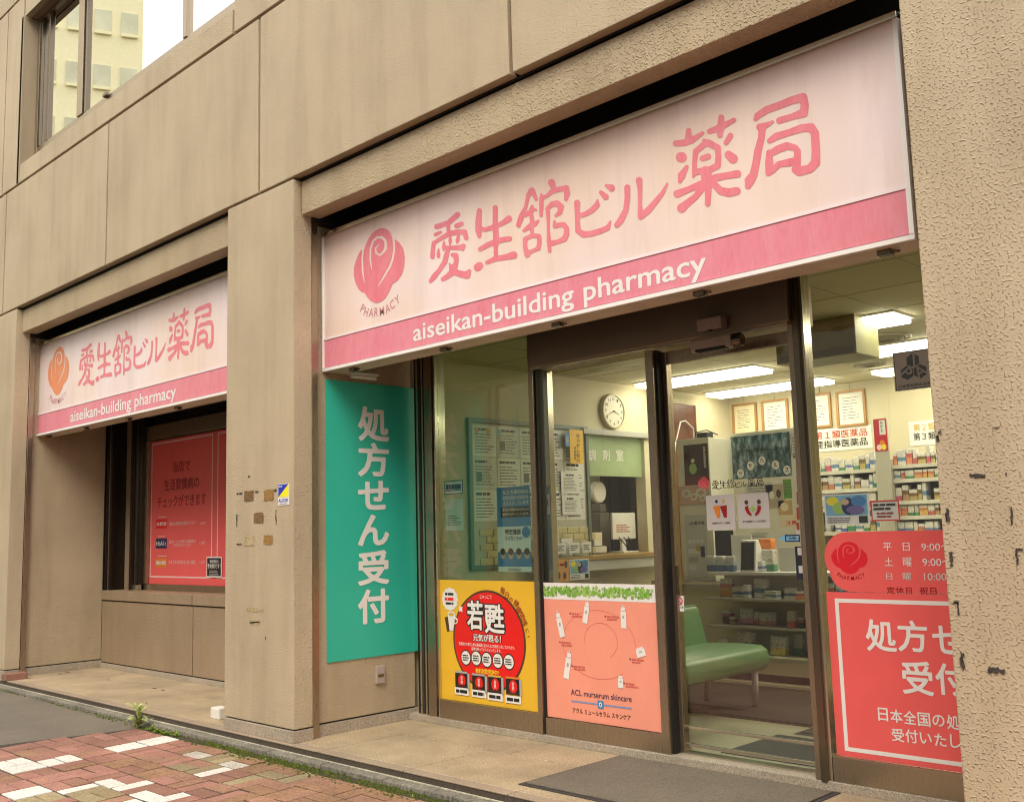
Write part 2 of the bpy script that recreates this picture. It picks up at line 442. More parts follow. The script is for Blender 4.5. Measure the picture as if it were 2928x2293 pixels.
for n, (vis, rnd, cx, cy, A, pm) in enumerate(cand):
    edge = cy > -.62 and cx > -3.7
    if pm == 'w': mt = BRW
    elif pm == 'g': mt = BRG
    elif pm == 'o': mt = random.choice(BRO)
    elif edge and rnd < .75 or rnd < .08: mt = random.choice(BRB)
    else: mt = BRICKS[int(rnd*1000) % 3]
    if n < 295:
        b = inst(get_brick(mt, A), 'brick', pav, (cx+random.gauss(0, .0012), cy+random.gauss(0, .0012), random.gauss(0, .0016)), random.gauss(0, .008))
        b.rotation_euler = (random.gauss(0, .006), random.gauss(0, .006), random.gauss(0, .008))
    else:
        lx, ly = (.197, .0975) if A else (.0975, .197)
        rest.box(cx-lx/2, cx+lx/2, cy-ly/2, cy+ly/2, -.03, .001)
if rest.v:
    o = bpy.data.objects.new('paving_bricks', rest.mesh('paving_bricks', BRICKS[0])); link(o, pav); o['kind'] = 'stuff'
# asphalt patch at the far end of the brick paving
pts = [(XL, -3.6), (asph_x(-3.6), -3.6), (asph_x(-1.5), -1.5), (asph_x(-.02), -.004), (XL, -.004)]
m = MB(); m.v = [(x, y, z) for z in (-.03, .001) for x, y in pts]; k = len(pts)
m.f = [tuple(range(k))[::-1], tuple(range(k, 2*k))]+[(i, (i+1) % k, k+(i+1) % k, k+i) for i in range(k)]
o = bpy.data.objects.new('asphalt_patch', m.mesh('asphalt_patch', ASPH)); link(o, pav)
# kerb stones along the step
kb = MB().box(XL, XR, PY+.012, -.034, -.3, -.075).build('kerb', BED, origin=(0, 0, -.3)); tag(kb, kind='structure')
KM = {}
x = -13.9+.02
for i in range(36):
    x0 = -6.802+.5445*(i-13); L = .5445-.008
    me = KM.setdefault(i % 4, None)
    if me is None:
        mm = MB().box(-L/2, L/2, -.0365, .0365, -.2, 0)
        me = KM[i % 4] = mm.mesh('kerb_stone', KERB, (0, 0, 0), .006, False, 2)
    c = inst(me, 'kerb_stone', kb, (x0+L/2+random.gauss(0, .002), -.0735+random.gauss(0, .0012)-0, -.04+.3+random.gauss(0, .0012)))
    c.rotation_euler = (0, random.gauss(0, .002), random.gauss(0, .002))
MB().box(XL, XR, -.0375, -.031, -.1, -.0375).build('halo_line', speck('halo_pale', (.62, .58, .44), 60, .3, .9, .5, .2), kb)  # added pale strip imitating a bright sharpening halo along the kerb edge
# raised entrance floor with tiles
en = MB().box(XL, XR, -.029, 1.0, -.3, -.010).build('entrance_floor', NOSE, origin=(0, 0, -.3)); tag(en, kind='structure')
TM = {}
def tile(x0, x1, y0, y1, mt=TILE):
    k = (round(x1-x0, 3), round(y1-y0, 3), mt.name)
    if k not in TM: TM[k] = MB().box(-(x1-x0)/2, (x1-x0)/2, -(y1-y0)/2, (y1-y0)/2, -.03, 0).mesh('floor_tile', mt, (0, 0, 0), .002, False, 1)
    inst(TM[k], 'floor_tile', en, ((x0+x1)/2, (y0+y1)/2, .3+random.gauss(0, .0004)))
GP = .0038
for i in range(-15, 11):
    x0 = -1.826+.76*i
    if x0 > XR-.8 or x0 < XL: continue
    tile(x0+GP, x0+.76-GP, .042, .582-GP)
    tile(x0-.61+GP, x0+.15-GP, .582+GP, .995)
    m = MB().box(-.38+GP, .38-GP, -.036, .036, -.009, 0)
    if 'nose' not in TM: TM['nose'] = m.mesh('step_edge', speck('step_edge', (.36, .28, .20), 120, .25, .6, .3), (0, 0, 0), .005, False, 2)
    inst(TM['nose'], 'step_edge', en, (x0+.38, .0035, .3))

# ================================================================== building front
bld = thing('office_building', 'beige stippled office building with recessed pharmacy shopfront and dark joints', 'building', (-3, 3, 0))
B = lambda: MB()
Y0 = 0.0
XP1R, XP2L, XP2R, XPR = -7.618, -3.682, -2.879, 1.017
def pillar(x0, x1, bev=.006):
    p = MB().box(x0, x1, Y0, .136, .078, 3.452).build('pillar', WALL, bld, bev)
    MB().box(x0-.0, x1+.0, Y0-.004, .14, 0, .070).build('plinth', GRAN, p, .004)
    MB().box(x0+.012, x1-.012, Y0+.012, .13, .068, .082).build('shadow_joint', BLACK, p)
    MB().box(x0+.03, x1-.03, .03, .13, 3.44, 3.478).build('shadow_joint', BLACK, p)
    return p
pil1 = pillar(XP1R-.80, XP1R); pil2 = pillar(XP2L, XP2R); pil3 = pillar(XPR, XPR+.80)
# wall panels, open joints of about 14 mm between them
J = .013
ZS, ZJ = 3.470, 4.703
jx = [-7.996-2.355, -7.996, -5.641, -3.286, -.936, 1.417, 3.77]
for a, b in zip(jx, jx[1:]):
    MB().box(a+J, b-J, Y0, .06, ZS, ZJ-J).build('wall_panel', WALL, bld, .004)
# row with the upper window
WX0, WX1 = -7.68, -3.628
MB().box(-10.4, 3.8, .045, .062, ZS+.01, 4.88).box(-10.4, WX0-.05, .046, .062, 4.88, 8.9).box(WX1+.05, 3.8, .046, .062, 4.88, 8.9).box(WX0-.05, WX1+.05, .046, .062, 6.47, 8.9).build('joint_backing', BLACK, bld)
MB().box(WX0+J, WX1-J, Y0, .06, ZJ+J, 4.898).build('sill_panel', WALL, bld, .004)
MB().box(-10.3, -8.135-J, Y0, .06, ZJ+J, 6.69-J).build('wall_panel', WALL, bld, .004)
MB().box(-8.135+J, WX0-J, Y0, .06, ZJ+J, 6.69-J).build('wall_panel', WALL, bld, .004)
for a, b in zip((WX1, -.936, 1.417), (-.936, 1.417, 3.77)):
    MB().box(a+J, b-J, Y0, .06, ZJ+J, 6.69-J).build('wall_panel', WALL, bld, .004)
for a, b in zip(jx, jx[1:]):
    MB().box(a+J, b-J, Y0, .06, 6.69+J, 8.9).build('wall_panel', WALL, bld, .004)
MB().box(WX0+.02, WX1-.02, Y0+.001, .058, 6.44, 6.69-J).build('lintel_panel', WALL, bld, .004)
# upper window
YW = .13
wf = MB()
wf.box(WX0+.06, WX1, YW, YW+.05, 4.90, 5.085).box(WX0+.06, WX1, YW, YW+.05, 6.42, 6.46).box(WX0+.03, WX0+.085, YW-.004, YW+.06, 4.9, 6.46).box(WX1-.05, WX1, YW, YW+.05, 5.085, 6.42)
wn = wf.build('window', BRONZE, bld, .003)
MB().box(-6.62, -6.50, YW-.012, YW+.05, 5.085, 6.42).build('mullion', BRONZE, wn, .003)
MB().box(-6.475, -6.44, YW-.002, YW+.045, 5.085, 6.42).build('sash_stile', BRONZED, wn, .003)
MB().box(-4.605, -4.545, YW-.01, YW+.05, 5.085, 6.42).build('mullion', BRONZE, wn, .003)
MB().box(-7.37, -7.33, YW-.004, YW+.045, 5.085, 6.42).build('sash_stile', BRONZED, wn, .003)
MB().box(WX0+.12, WX0+.155, YW-.006, YW+.05, 5.085, 6.42).build('sash_stile', BRONZED, wn, .003)
for a, b in ((-7.52, -7.37), (-7.33, -6.62), (-6.44, -4.605), (-4.545, WX1-.05)):
    MB().box(a, b, YW+.02, YW+.026, 5.085, 6.42).build('pane', GLASSU, wn)
MB().box(-6.02, -5.94, YW-.03, YW, 5.07, 5.1).build('window_latch', BRONZED, wn, .004)
MB().box(WX0-.06, WX0, .0, .30, 4.72, 6.45).build('window_reveal', WALLS, bld)
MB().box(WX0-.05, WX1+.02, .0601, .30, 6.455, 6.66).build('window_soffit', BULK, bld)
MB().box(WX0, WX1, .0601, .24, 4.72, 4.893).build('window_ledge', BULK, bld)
rm = MB().box(WX0-.05, WX1+.05, 1.8, 1.85, 4.7, 6.7).box(WX0-.1, WX0-.05, .3, 1.85, 4.7, 6.7).box(WX1+.05, WX1+.1, .3, 1.85, 4.7, 6.7).box(WX0, WX1, .3, 1.8, 4.66, 4.7)
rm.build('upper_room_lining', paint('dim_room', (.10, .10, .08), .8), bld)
# recess headers and dark slots over the signs
YH, YS = .056, .248
SX0, SX1, SZ0, SZ1 = -2.925, .907, 2.244, 3.154
for x0, x1 in ((XP2R, XPR), (XP1R, XP2L)):
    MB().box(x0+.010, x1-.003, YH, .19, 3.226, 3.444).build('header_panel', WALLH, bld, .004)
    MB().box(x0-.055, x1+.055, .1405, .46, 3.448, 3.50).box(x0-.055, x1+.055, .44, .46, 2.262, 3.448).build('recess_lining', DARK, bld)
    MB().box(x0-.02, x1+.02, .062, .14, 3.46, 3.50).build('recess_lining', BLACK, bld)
# side walls of the bays, with a metal joint strip next to each pillar
XSW, XSW1 = -2.93, -7.675
for xs, xp, yend in ((XSW, XP2R, .975), (XSW1, XP1R, .92)):
    if xs < -5: MB().box(xs-.12, xs-.006, yend, 1.34, 0, 2.6).build('joint_backing', BLACK, bld)
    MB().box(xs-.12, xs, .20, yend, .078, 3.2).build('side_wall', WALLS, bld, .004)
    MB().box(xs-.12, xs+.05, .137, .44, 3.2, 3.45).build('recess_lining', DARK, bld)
    MB().box(xs-.12, xs+.006, .20, yend+.05, 0, .068).build('plinth', GRAN, bld, .003)
    MB().box(xs-.1, xs-.01, .21, yend, .06, .09).build('shadow_joint', BLACK, bld)
    MB().box(xs-.15, xs-.03, .137, .2, 0, 3.3).build('joint_backing', BLACK, bld)
    MB().box(xs-.02, xs+.030, .150, .196, .0, 3.215).build('joint_strip', BRONZE, bld, .003)
# the left-hand sides of the pillars on the far side of each bay
for xs, yend in ((XP2L+.05, .92), (XPR+.05, .95)):
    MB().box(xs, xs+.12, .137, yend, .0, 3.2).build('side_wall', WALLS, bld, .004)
# left bay: low wall with capping, then a deep window
YBK, YWB = .92, 1.15
XLW, XRW = XSW1, XP2L+.05
for a, b in ((XLW, -5.845), (-5.835, XRW)):
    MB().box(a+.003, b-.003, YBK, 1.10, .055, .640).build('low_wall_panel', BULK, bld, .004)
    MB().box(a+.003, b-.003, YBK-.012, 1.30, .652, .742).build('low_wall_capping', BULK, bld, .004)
MB().box(XLW, XRW, YBK+.012, 1.09, .0, .66).build('joint_backing', BLACK, bld)
MB().box(XLW, XRW, YBK-.008, YBK+.06, 0, .045).build('plinth', GRAN, bld, .003)
lw = MB().box(XLW+.42, XRW, YWB, YWB+.07, .742, .80).box(XLW+.42, XLW+.475, YWB-.01, YWB+.07, .80, 2.20).box(XLW+.42, XRW, YWB, YWB+.07, 2.20, 2.34).box(-5.36, -5.31, YWB, YWB+.07, .8, 2.2).build('window', BRONZE, bld, .003)
MB().box(XLW+.475, XRW, YWB+.03, YWB+.036, .80, 2.20).build('pane', GLASSL, lw)
MB().box(XLW+.475, XRW, YWB+.02, YWB+.036, 2.34, 2.46).build('pane', glass_mat('dark_transom_glass', (.12, .12, .10)), lw)
for k, (a, b, y, mt) in enumerate(((-.004, .03, .93, JAMBD), (.035, .05, .95, BRONZE), (.055, .085, .955, JAMBD), (.09, .27, 1.10, BULK), (.275, .31, 1.06, JAMBD), (.315, .345, 1.09, BRONZED), (.35, .42, 1.12, JAMBD))):
    MB().box(XLW+a, XLW+b, y, 1.25, .742, 2.6).build('window_jamb', mt, bld, .002)
MB().box(XLW+.30, XLW+.42, 1.085, 1.14, .742, .79).build('jamb_block', STEEL, bld, .003)
MB().box(XLW-.05, XRW+.05, 1.32, 1.36, .7, 2.6).build('window_backing', paint('window_backing', (.05, .05, .045), .8), bld)
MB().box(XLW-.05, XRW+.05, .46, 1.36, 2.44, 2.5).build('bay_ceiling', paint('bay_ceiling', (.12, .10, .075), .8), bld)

# ================================================================== lightbox signs
def sign_face_mat():
    m, n, p = newmat('faded_sign_film'); v = pos(n, (2.2, 1, .35)); v2 = pos(n)
    a = noise(n, 1.0, 3, .5, v); b = noise(n, 9, 5, .7, pos(n, (1, 1, .12))); g = noise(n, .9, 2, .5, v2)
    r = ramp(n, g.outputs[0], (.35, (.83, .66, .55)), (.5, (.85, .71, .65)), (.66, (.85, .74, .74)))
    r2 = ramp(n, b.outputs[0], (.33, (.87, .85, .83)), (.52, (1, 1, 1)))
    r3 = ramp(n, a.outputs[0], (.35, (.95, .92, .90)), (.6, (1, 1, 1)))
    n.links.new(mul(n, mul(n, r.outputs[0], r2.outputs[0], .55), r3.outputs[0]), p.inputs['Base Color'])
    p.inputs['Roughness'].default_value = .35; return m
def sign_pink_mat(name, c):
    m, n, p = newmat(name); b = noise(n, 14, 6, .75, pos(n, (1, 1, .25))); s = noise(n, 60, 4, .7, pos(n, (1, 1, .3)))
    r = ramp(n, b.outputs[0], (.36, c), (.75, (c[0]*1.06, c[1]*1.45, c[2]*1.4)))
    r2 = ramp(n, s.outputs[0], (.25, (.82, .82, .82)), (.5, (1, 1, 1)))
    n.links.new(mul(n, r.outputs[0], r2.outputs[0], .6), p.inputs['Base Color']); p.inputs['Roughness'].default_value = .38; return m
SFACE, SPINK, SBAND = sign_face_mat(), sign_pink_mat('faded_pink_print', (.76, .19, .235)), sign_pink_mat('faded_pink_band', (.73, .215, .27))
SWHITE = paint('white_sign_frame', (.86, .84, .80), .35, var=.03)
SBOX = paint('sign_box_metal', (.62, .53, .43), .5, var=.15)
CH = {}   # traced brush characters: (zoom x0, y0, scale, strokes)
CH['ai'] = (1210, 580, 6.832, [
 [(660, 230, 55), (480, 390, 48), (250, 465, 50)], [(480, 400, 35), (480, 530, 40)], [(640, 450, 48), (735, 410, 45)], [(230, 620, 38), (330, 570, 28)],
 [(190, 790, 35), (340, 690, 42), (500, 600, 50), (700, 565, 52), (800, 570, 50), (830, 690, 46)], [(195, 780, 38), (180, 900, 45), (170, 1055, 45)],
 [(290, 900, 15), (285, 1000, 38), (285, 1045, 35)], [(515, 670, 22), (515, 740, 38), (512, 820, 16)], [(680, 640, 28), (660, 730, 42), (648, 790, 14)],
 [(395, 760, 22), (390, 860, 40), (385, 930, 18)], [(400, 870, 38), (520, 880, 40), (700, 875, 50), (775, 840, 45)], [(765, 850, 45), (755, 895, 42)],
 [(480, 900, 35), (440, 1030, 52), (410, 1150, 52), (300, 1320, 42), (200, 1440, 55), (130, 1530, 36)],
 [(560, 1015, 38), (620, 1030, 58), (640, 1130, 45), (600, 1270, 55)], [(495, 1180, 12), (540, 1260, 42)],
 [(540, 1250, 50), (560, 1350, 65), (470, 1430, 50), (375, 1490, 45)], [(580, 1340, 60), (720, 1390, 65), (840, 1410, 72), (885, 1340, 45)]])
CH['sei'] = (1210, 580, 6.832, [
 [(1085, 150, 48), (1070, 350, 62), (1070, 530, 66), (1085, 655, 38)], [(1090, 500, 40), (1200, 525, 40), (1340, 480, 50), (1480, 425, 45), (1560, 380, 50), (1660, 310, 64)],
 [(1395, 95, 50), (1395, 300, 50), (1400, 500, 58), (1415, 700, 62), (1405, 900, 42), (1410, 1050, 42)], [(1100, 905, 45), (1250, 820, 50), (1400, 760, 58), (1560, 715, 50), (1675, 700, 50)],
 [(1235, 1165, 38), (1400, 1090, 52), (1600, 1060, 55), (1755, 1020, 74)], [(1050, 1260, 76), (1090, 1225, 72)]])
CH['kan'] = (1460, 490, 6.325, [
 [(370, 350, 60), (310, 430, 40)], [(390, 360, 45), (450, 500, 35)], [(310, 420, 35), (260, 650, 32), (190, 800, 50), (130, 970, 45)],
 [(380, 630, 28), (350, 740, 48), (250, 790, 38)], [(370, 680, 42), (450, 700, 22)], [(360, 760, 36), (380, 900, 42), (370, 1000, 42), (380, 1120, 33)],
 [(230, 1070, 30), (340, 990, 48), (430, 950, 42), (490, 895, 22)], [(250, 1220, 35), (380, 1160, 42), (500, 1170, 42), (510, 1290, 42), (490, 1390, 42), (400, 1430, 32), (290, 1480, 48)],
 [(250, 1230, 40), (250, 1370, 40), (290, 1510, 52)], [(730, 205, 66), (760, 290, 50)], [(545, 400, 12), (545, 480, 38), (545, 650, 40), (540, 800, 30)],
 [(560, 470, 38), (640, 450, 30), (750, 350, 48), (880, 320, 48), (1000, 300, 50), (1010, 400, 58), (990, 505, 33)],
 [(660, 680, 40), (670, 850, 34), (670, 1050, 26), (680, 1250, 40), (695, 1435, 34)], [(660, 670, 38), (740, 590, 48), (830, 580, 56), (900, 640, 56), (880, 740, 45), (805, 800, 28)],
 [(780, 900, 24), (790, 990, 42), (850, 970, 42), (950, 960, 46), (1000, 1030, 48), (1000, 1130, 52), (960, 1220, 52), (850, 1270, 40), (720, 1300, 48)]])
CH['bi'] = (1620, 470, 7.27, [
 [(208, 800, 64), (210, 1000, 55), (215, 1200, 53), (225, 1380, 58), (340, 1455, 66), (500, 1440, 60), (700, 1380, 58), (840, 1320, 55), (900, 1185, 20)],
 [(260, 1065, 50), (380, 1030, 50), (520, 950, 60), (620, 840, 60), (630, 745, 24)], [(700, 580, 42), (800, 675, 64)], [(815, 440, 36), (920, 490, 76)]])
CH['ru'] = (1620, 470, 7.27, [
 [(1250, 480, 64), (1250, 700, 58), (1220, 950, 58), (1120, 1150, 70), (1035, 1260, 58)], [(1495, 330, 70), (1515, 550, 48), (1510, 850, 43), (1530, 1075, 68)],
 [(1540, 1080, 62), (1680, 960, 68), (1850, 760, 58), (1980, 600, 46), (2080, 400, 22)]])
CH['yaku'] = (1900, 310, 5.51, [
 [(370, 345, 40), (370, 470, 58)], [(170, 550, 48), (300, 540, 52), (420, 500, 50), (590, 388, 28)], [(885, 140, 45), (880, 260, 58), (865, 420, 44)], [(700, 360, 42), (840, 310, 52), (960, 250, 44), (1085, 182, 36)],
 [(1030, 430, 45), (960, 540, 40)], [(1000, 730, 64), (1070, 790, 76)], [(250, 768, 80), (262, 768, 80)], [(340, 920, 33), (260, 1060, 62), (232, 1150, 30)],
 [(610, 500, 24), (690, 545, 55), (830, 620, 50), (840, 760, 48), (830, 900, 50), (700, 965, 52), (480, 1000, 48)], [(620, 560, 48), (480, 680, 45), (465, 850, 38), (465, 1020, 40), (440, 1085, 14)],
 [(590, 785, 46), (680, 755, 46)], [(640, 990, 80), (660, 1120, 88), (680, 1230, 56), (675, 1400, 48), (670, 1500, 45)], [(190, 1345, 60), (380, 1270, 48), (600, 1180, 58), (800, 1090, 58), (960, 1060, 52), (1140, 1030, 60)],
 [(590, 1240, 56), (480, 1390, 48), (340, 1500, 58), (260, 1570, 72)], [(760, 1180, 50), (880, 1300, 60), (1010, 1325, 68), (1130, 1300, 62)]])
CH['kyoku'] = (2100, 250, 5.511, [
 [(325, 495, 38), (355, 445, 52), (500, 350, 58), (700, 280, 58), (900, 200, 62), (1070, 160, 72), (1100, 280, 64), (1080, 400, 70), (900, 460, 50), (700, 520, 52)],
 [(390, 625, 55), (500, 590, 42), (595, 540, 22)], [(430, 630, 58), (415, 800, 53), (360, 1000, 60), (330, 1200, 60), (290, 1380, 64), (230, 1470, 80), (205, 1550, 52)],
 [(545, 840, 42), (650, 770, 58), (850, 710, 52), (1050, 640, 62), (1200, 630, 68), (1260, 720, 66), (1275, 1000, 68), (1270, 1180, 74), (1180, 1280, 68), (1010, 1320, 72), (950, 1290, 60)],
 [(535, 1020, 42), (540, 1170, 65), (530, 1345, 52)], [(560, 1040, 52), (680, 970, 60), (820, 920, 60), (950, 950, 48), (985, 1010, 55), (980, 1200, 60), (960, 1290, 50)], [(580, 1310, 52), (690, 1210, 48), (860, 1180, 62), (950, 1150, 52)]])
ROSE = (990, 630, 5.89, [(258, 480), (205, 550), (150, 680), (118, 800), (116, 920), (140, 1040), (190, 1150), (250, 1210), (300, 1222), (340, 1290), (400, 1355), (480, 1392), (560, 1378), (640, 1320), (700, 1230), (740, 1140), (768, 1072), (860, 1010), (930, 900), (966, 760), (976, 620), (950, 480), (890, 380), (815, 318), (765, 300), (745, 230), (700, 165), (640, 135), (580, 128), (500, 160), (420, 225), (360, 315), (310, 430), (288, 500)],
 [[(272, 480, 16), (258, 650, 14), (265, 850, 14), (297, 1055, 5)], [(785, 290, 20), (797, 480, 17), (770, 650, 18), (720, 780, 19), (620, 950, 16), (525, 1115, 6)],
  [(418, 828, 6), (392, 650, 14), (397, 480, 15), (440, 350, 18), (510, 285, 20), (590, 285, 22), (645, 340, 22), (655, 430, 20), (630, 515, 20), (560, 585, 17), (490, 550, 15), (482, 465, 14), (540, 405, 8)], [(655, 420, 14), (674, 490, 7)]])
PS = ('y', YS)
def traced(spec, fills=False):
    x0, y0, sc = spec[:3]
    V, F = contour([], [spec[3]], spec[4], 10) if fills else contour(spec[3], step=11.0)
    W = np.array([AB(x0+a/sc, y0+b/sc, PS) for a, b in V]); return W, F
CHM = {k: traced(s) for k, s in CH.items()}
ROSEM = traced(ROSE, True)
def place(wf, mat, parent, plane, fn, d, name):
    W, F = wf; m = MB(); m.v = [P3(plane, *fn(a, b), d) for a, b in W]; m.f = [f for f in F]
    return m.build(name, mat, parent)
rc = ROSEM[0].mean(0); rlo, rhi = ROSEM[0].min(0), ROSEM[0].max(0)
allc = np.concatenate([w for w, f in CHM.values()]); clo, chi = allc.min(0), allc.max(0)
ARC = [('P', 262, 1485), ('H', 325, 1540), ('A', 410, 1552), ('R', 495, 1545), ('M', 590, 1530), ('A', 685, 1482), ('C', 765, 1418), ('Y', 850, 1335)]
ARCW = [(c, *AB(990+a/5.89, 630+b/5.89, PS)) for c, a, b in ARC]
def arc_word(parent, plane, fn, scale, mat, d):
    for i, (c, a, b) in enumerate(ARCW):
        p, q = ARCW[max(i-1, 0)], ARCW[min(i+1, 7)]
        ang = math.atan2(q[2]-p[2], q[1]-p[1]); x, y = fn(a, b)
        rtext(c, mat, parent, plane, x, y, .078*scale, ang, d, sx=.85)
SGREY = paint('faded_mauve_print', (.58, .24, .26), .5, var=.15)
def big_sign(dx, label):
    t = thing('lightbox_sign', label, 'sign', ((SX0+SX1)/2+dx, .33, SZ0), 'lightbox signs over the two bays')
    bx = MB().box(SX0+dx, SX1+dx, YS+.012, .418, SZ0, SZ1).build('sign_box', SBOX, t, .003)
    MB().box(SX0+dx+.014, SX1+dx-.014, YS+.006, YS+.013, 2.446, SZ1-.030).build('face', SFACE, t)
    MB().box(SX0+dx+.014, SX1+dx-.014, YS+.005, YS+.013, SZ0+.02, 2.446).build('band', SBAND, t)
    fr = MB(); w = .020
    fr.box(SX0+dx, SX1+dx, YS-.006, YS+.02, SZ0, SZ0+w).box(SX0+dx, SX0+dx+.014, YS-.006, YS+.02, SZ0+w, SZ1-.03).box(SX1+dx-.02, SX1+dx, YS-.006, YS+.02, SZ0+w, SZ1-.03)
    fr.build('frame', SWHITE, t, .002)
    MB().box(SX0+dx, SX1+dx, YS-.012, YS+.03, SZ1-.030, SZ1-.004).build('top_trim', STEEL, t, .003)
    MB().box(SX0+dx+.014, SX1+dx-.014, YS+.001, YS+.004, 2.446, 2.460).build('band_edge', paint('pale_edge', (.84, .74, .74), .4, var=.03), t)
    fn = lambda a, b: (a+dx, b)
    for k in CHM: place(CHM[k], SPINK, t, PS, fn, -.0045, 'character')
    place(ROSEM, SPINK if dx == 0 else sign_pink_mat('reflected_yellow_print', (.78, .26, .13)), t, PS, fn, -.0045, 'rose_emblem')  # left emblem's orange tint paints in a reflection of yellow light
    arc_word(t, PS, fn, 1.0, SGREY, -.0045)
    a0 = AB(1180, 960, PS)[0]+dx; a1 = AB(2018, 760, PS)[0]+dx
    b1 = AB(1405, 870, PS)[1]; bt = AB(1180, 976, PS)[1]
    am = AB(1640, 870, PS)[0]+dx; an = AB(1668, 860, PS)[0]+dx
    fat('aiseikan-building', WHITE, t, PS, (a0, bt-.034, am, b1), -.0035, .014, 'lettering'); fat('pharmacy', WHITE, t, PS, (an, bt-.034, a1, b1), -.0035, .014, 'lettering')
    for i in range(5):
        x = SX0+dx+.22+.86*i
        MB().box(x, x+.055, .29, .33, SZ0-.022, SZ0).tube([(x+.06, .31, SZ0-.012), (x+.085, .31, SZ0-.014)], .006).build('clip', BRONZED, bx, .002)
    return t
big_sign(0, 'long faded pink pharmacy lightbox sign over the glass shop entrance')
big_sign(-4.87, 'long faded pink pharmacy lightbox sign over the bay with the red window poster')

# teal panel on the side wall of the entrance bay
PX = ('x', XSW)
TEAL = paint('teal_panel', (.028, .48, .35), .42, var=.05, scale=2)
a0 = AB(931.7, 1480, PX)[0]; a1 = AB(1191, 1480, PX)[0]; b0 = (AB(931.7, 1893, PX)[1]+AB(1193.5, 1862, PX)[1])/2
tp = thing('teal_panel', 'tall teal panel with white vertical Japanese writing on the side wall', 'sign', (XSW, (a0+a1)/2, b0))
MB().prect(PX, a0, b0, a1, 2.20, .001, .006).build('board', TEAL, tp, .001)
zF = lambda a, b: (850+a/2.44, 1000+b/2.44)
for c, (t0, t1) in zip('処方せん受付', ((405, 640), (650, 885), (910, 1120), (1145, 1365), (1400, 1645))):
    pass
rows = (('処', 1164, 1263), ('方', 1266, 1363), ('せ', 1374, 1458), ('ん', 1471, 1560), ('受', 1573, 1672), ('付', 1683, 1782))
for c, v0, v1 in rows:
    r = PR(PX, 1021, v0, 1110, v1); fat(c, WHITE, tp, PX, r, .0095, .030)
# small grey socket plate under it
r = PR(PX, 1072, 1902, 1096, 1953); sk = thing('socket_plate', 'small grey outdoor socket cover low on the wall under the teal panel', 'socket', (XSW, (r[0]+r[2])/2, r[1]))
MB().prect(PX, *r, .0, .018).build('cover', paint('socket_grey', (.40, .34, .30), .45, var=.05), sk, .004)
MB().prect(PX, r[0]+.012, (r[1]+r[3])/2-.012, r[2]-.012, (r[1]+r[3])/2+.004, .018, .004).build('flap_latch', BRONZED, sk, .001)
# ceiling of the entrance recess with small fittings
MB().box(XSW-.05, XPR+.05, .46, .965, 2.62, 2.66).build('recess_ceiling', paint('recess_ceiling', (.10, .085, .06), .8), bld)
o = MB().tube([(-2.86, .42, 2.225), (-2.86, .62, 2.225)], .012).box(-2.90, -2.82, .42, .62, 2.237, 2.25).build('tube_lamp', paint('lamp_white', (.7, .7, .66), .3), origin=(-2.86, .52, 2.21))
tag(o, 'short unlit white tube lamp under the sign beside the teal panel', 'lamp')

# ================================================================== glazed shopfront
YG = .955
PG = ('y', .950); PP = ('y', .93)
X = lambda u, v, y=.93: U(u, v, ('y', y))[0]
MB().box(XSW, XPR+.06, .915, 1.06, 0, .042).build('shopfront_sill', GRAN, bld, .004)
# left jamb strips
for u0, u1, y, mt in ((1183, 1193, .950, JAMBD), (1193, 1198, .935, STEEL), (1198, 1207, .955, BLACK), (1207, 1211, .938, STEEL), (1211, 1219, .955, BLACK), (1219, 1241, .925, BRONZE), (1241, 1245, .95, BLACK), (1245, 1249, .93, STEEL)):
    MB().box(X(u0, 1500), X(u1, 1500)-.001, y, 1.02, .042, 2.62).build('jamb_strip', mt, bld, .0015)
XA0, XA1 = X(1532, 1663), X(1548, 1665)          # post between the left pane and the doors
XB0, XB1 = X(1874.4, 1671), X(1896, 1671)        # right stile of the fixed leaf
XC0 = X(2300, 1640); XC1 = X(2346, 1640)         # jamb to the right of the sliding door
XG0 = X(1249, 1500); XG3 = XPR+.06
ZB1 = AB(1250, 1996, PG)[1]; ZB2 = AB(1700, 2068, PG)[1]; ZB3 = AB(2396, 2160, PG)[1]; ZTR = 2.165
po = MB().box(XA0, XA1-.012, .915, 1.01, .042, 2.62).build('shopfront_post', BRONZE, bld, .003)
MB().box(XA1-.012, XA1, .935, 1.0, .042, ZTR).build('post_seal', BLACK, po)
MB().box(XC0+.03, XC1-.02, .905, 1.01, .042, 2.62).build('shopfront_post', BRONZED, bld, .003)
MB().box(XC1-.02, XC1-.002, .925, 1.0, .042, 2.62).build('post_trim', STEEL, bld, .002)
MB().box(XC0, XC0+.03, .915, 1.0, .042, ZTR).build('post_trim', BRONZE, bld, .002)
MB().box(XG0, XA0, .925, .985, .042, ZB1+.002).build('bottom_rail', BRONZE, bld, .003)
MB().box(XC1, XG3, .925, .985, .042, ZB3+.002).build('bottom_rail', BRONZE, bld, .003)
MB().box(XG0, XA0, YG, YG+.008, ZB1, 2.62).build('pane', glass_mat('green_shop_glass', (.80, .87, .80), 1.5, .045), bld)
MB().box(XC1, XG3, YG, YG+.008, ZB3, 2.62).build('pane', GLASS, bld)
tb = MB().box(XA1+.001, XC0+.03, .875, 1.12, ZTR, 2.372).build('door_header', metal('header_bronze', (.36, .27, .19), .42), bld, .004)
MB().box(XA1+.01, XC0+.02, .885, .90, ZTR-.012, ZTR).build('header_lip', STEEL, tb, .002)
MB().box(XA1, XC0+.03, YG, YG+.008, 2.374, 2.62).build('pane', glass_mat('dark_glass', (.25, .27, .24)), bld)
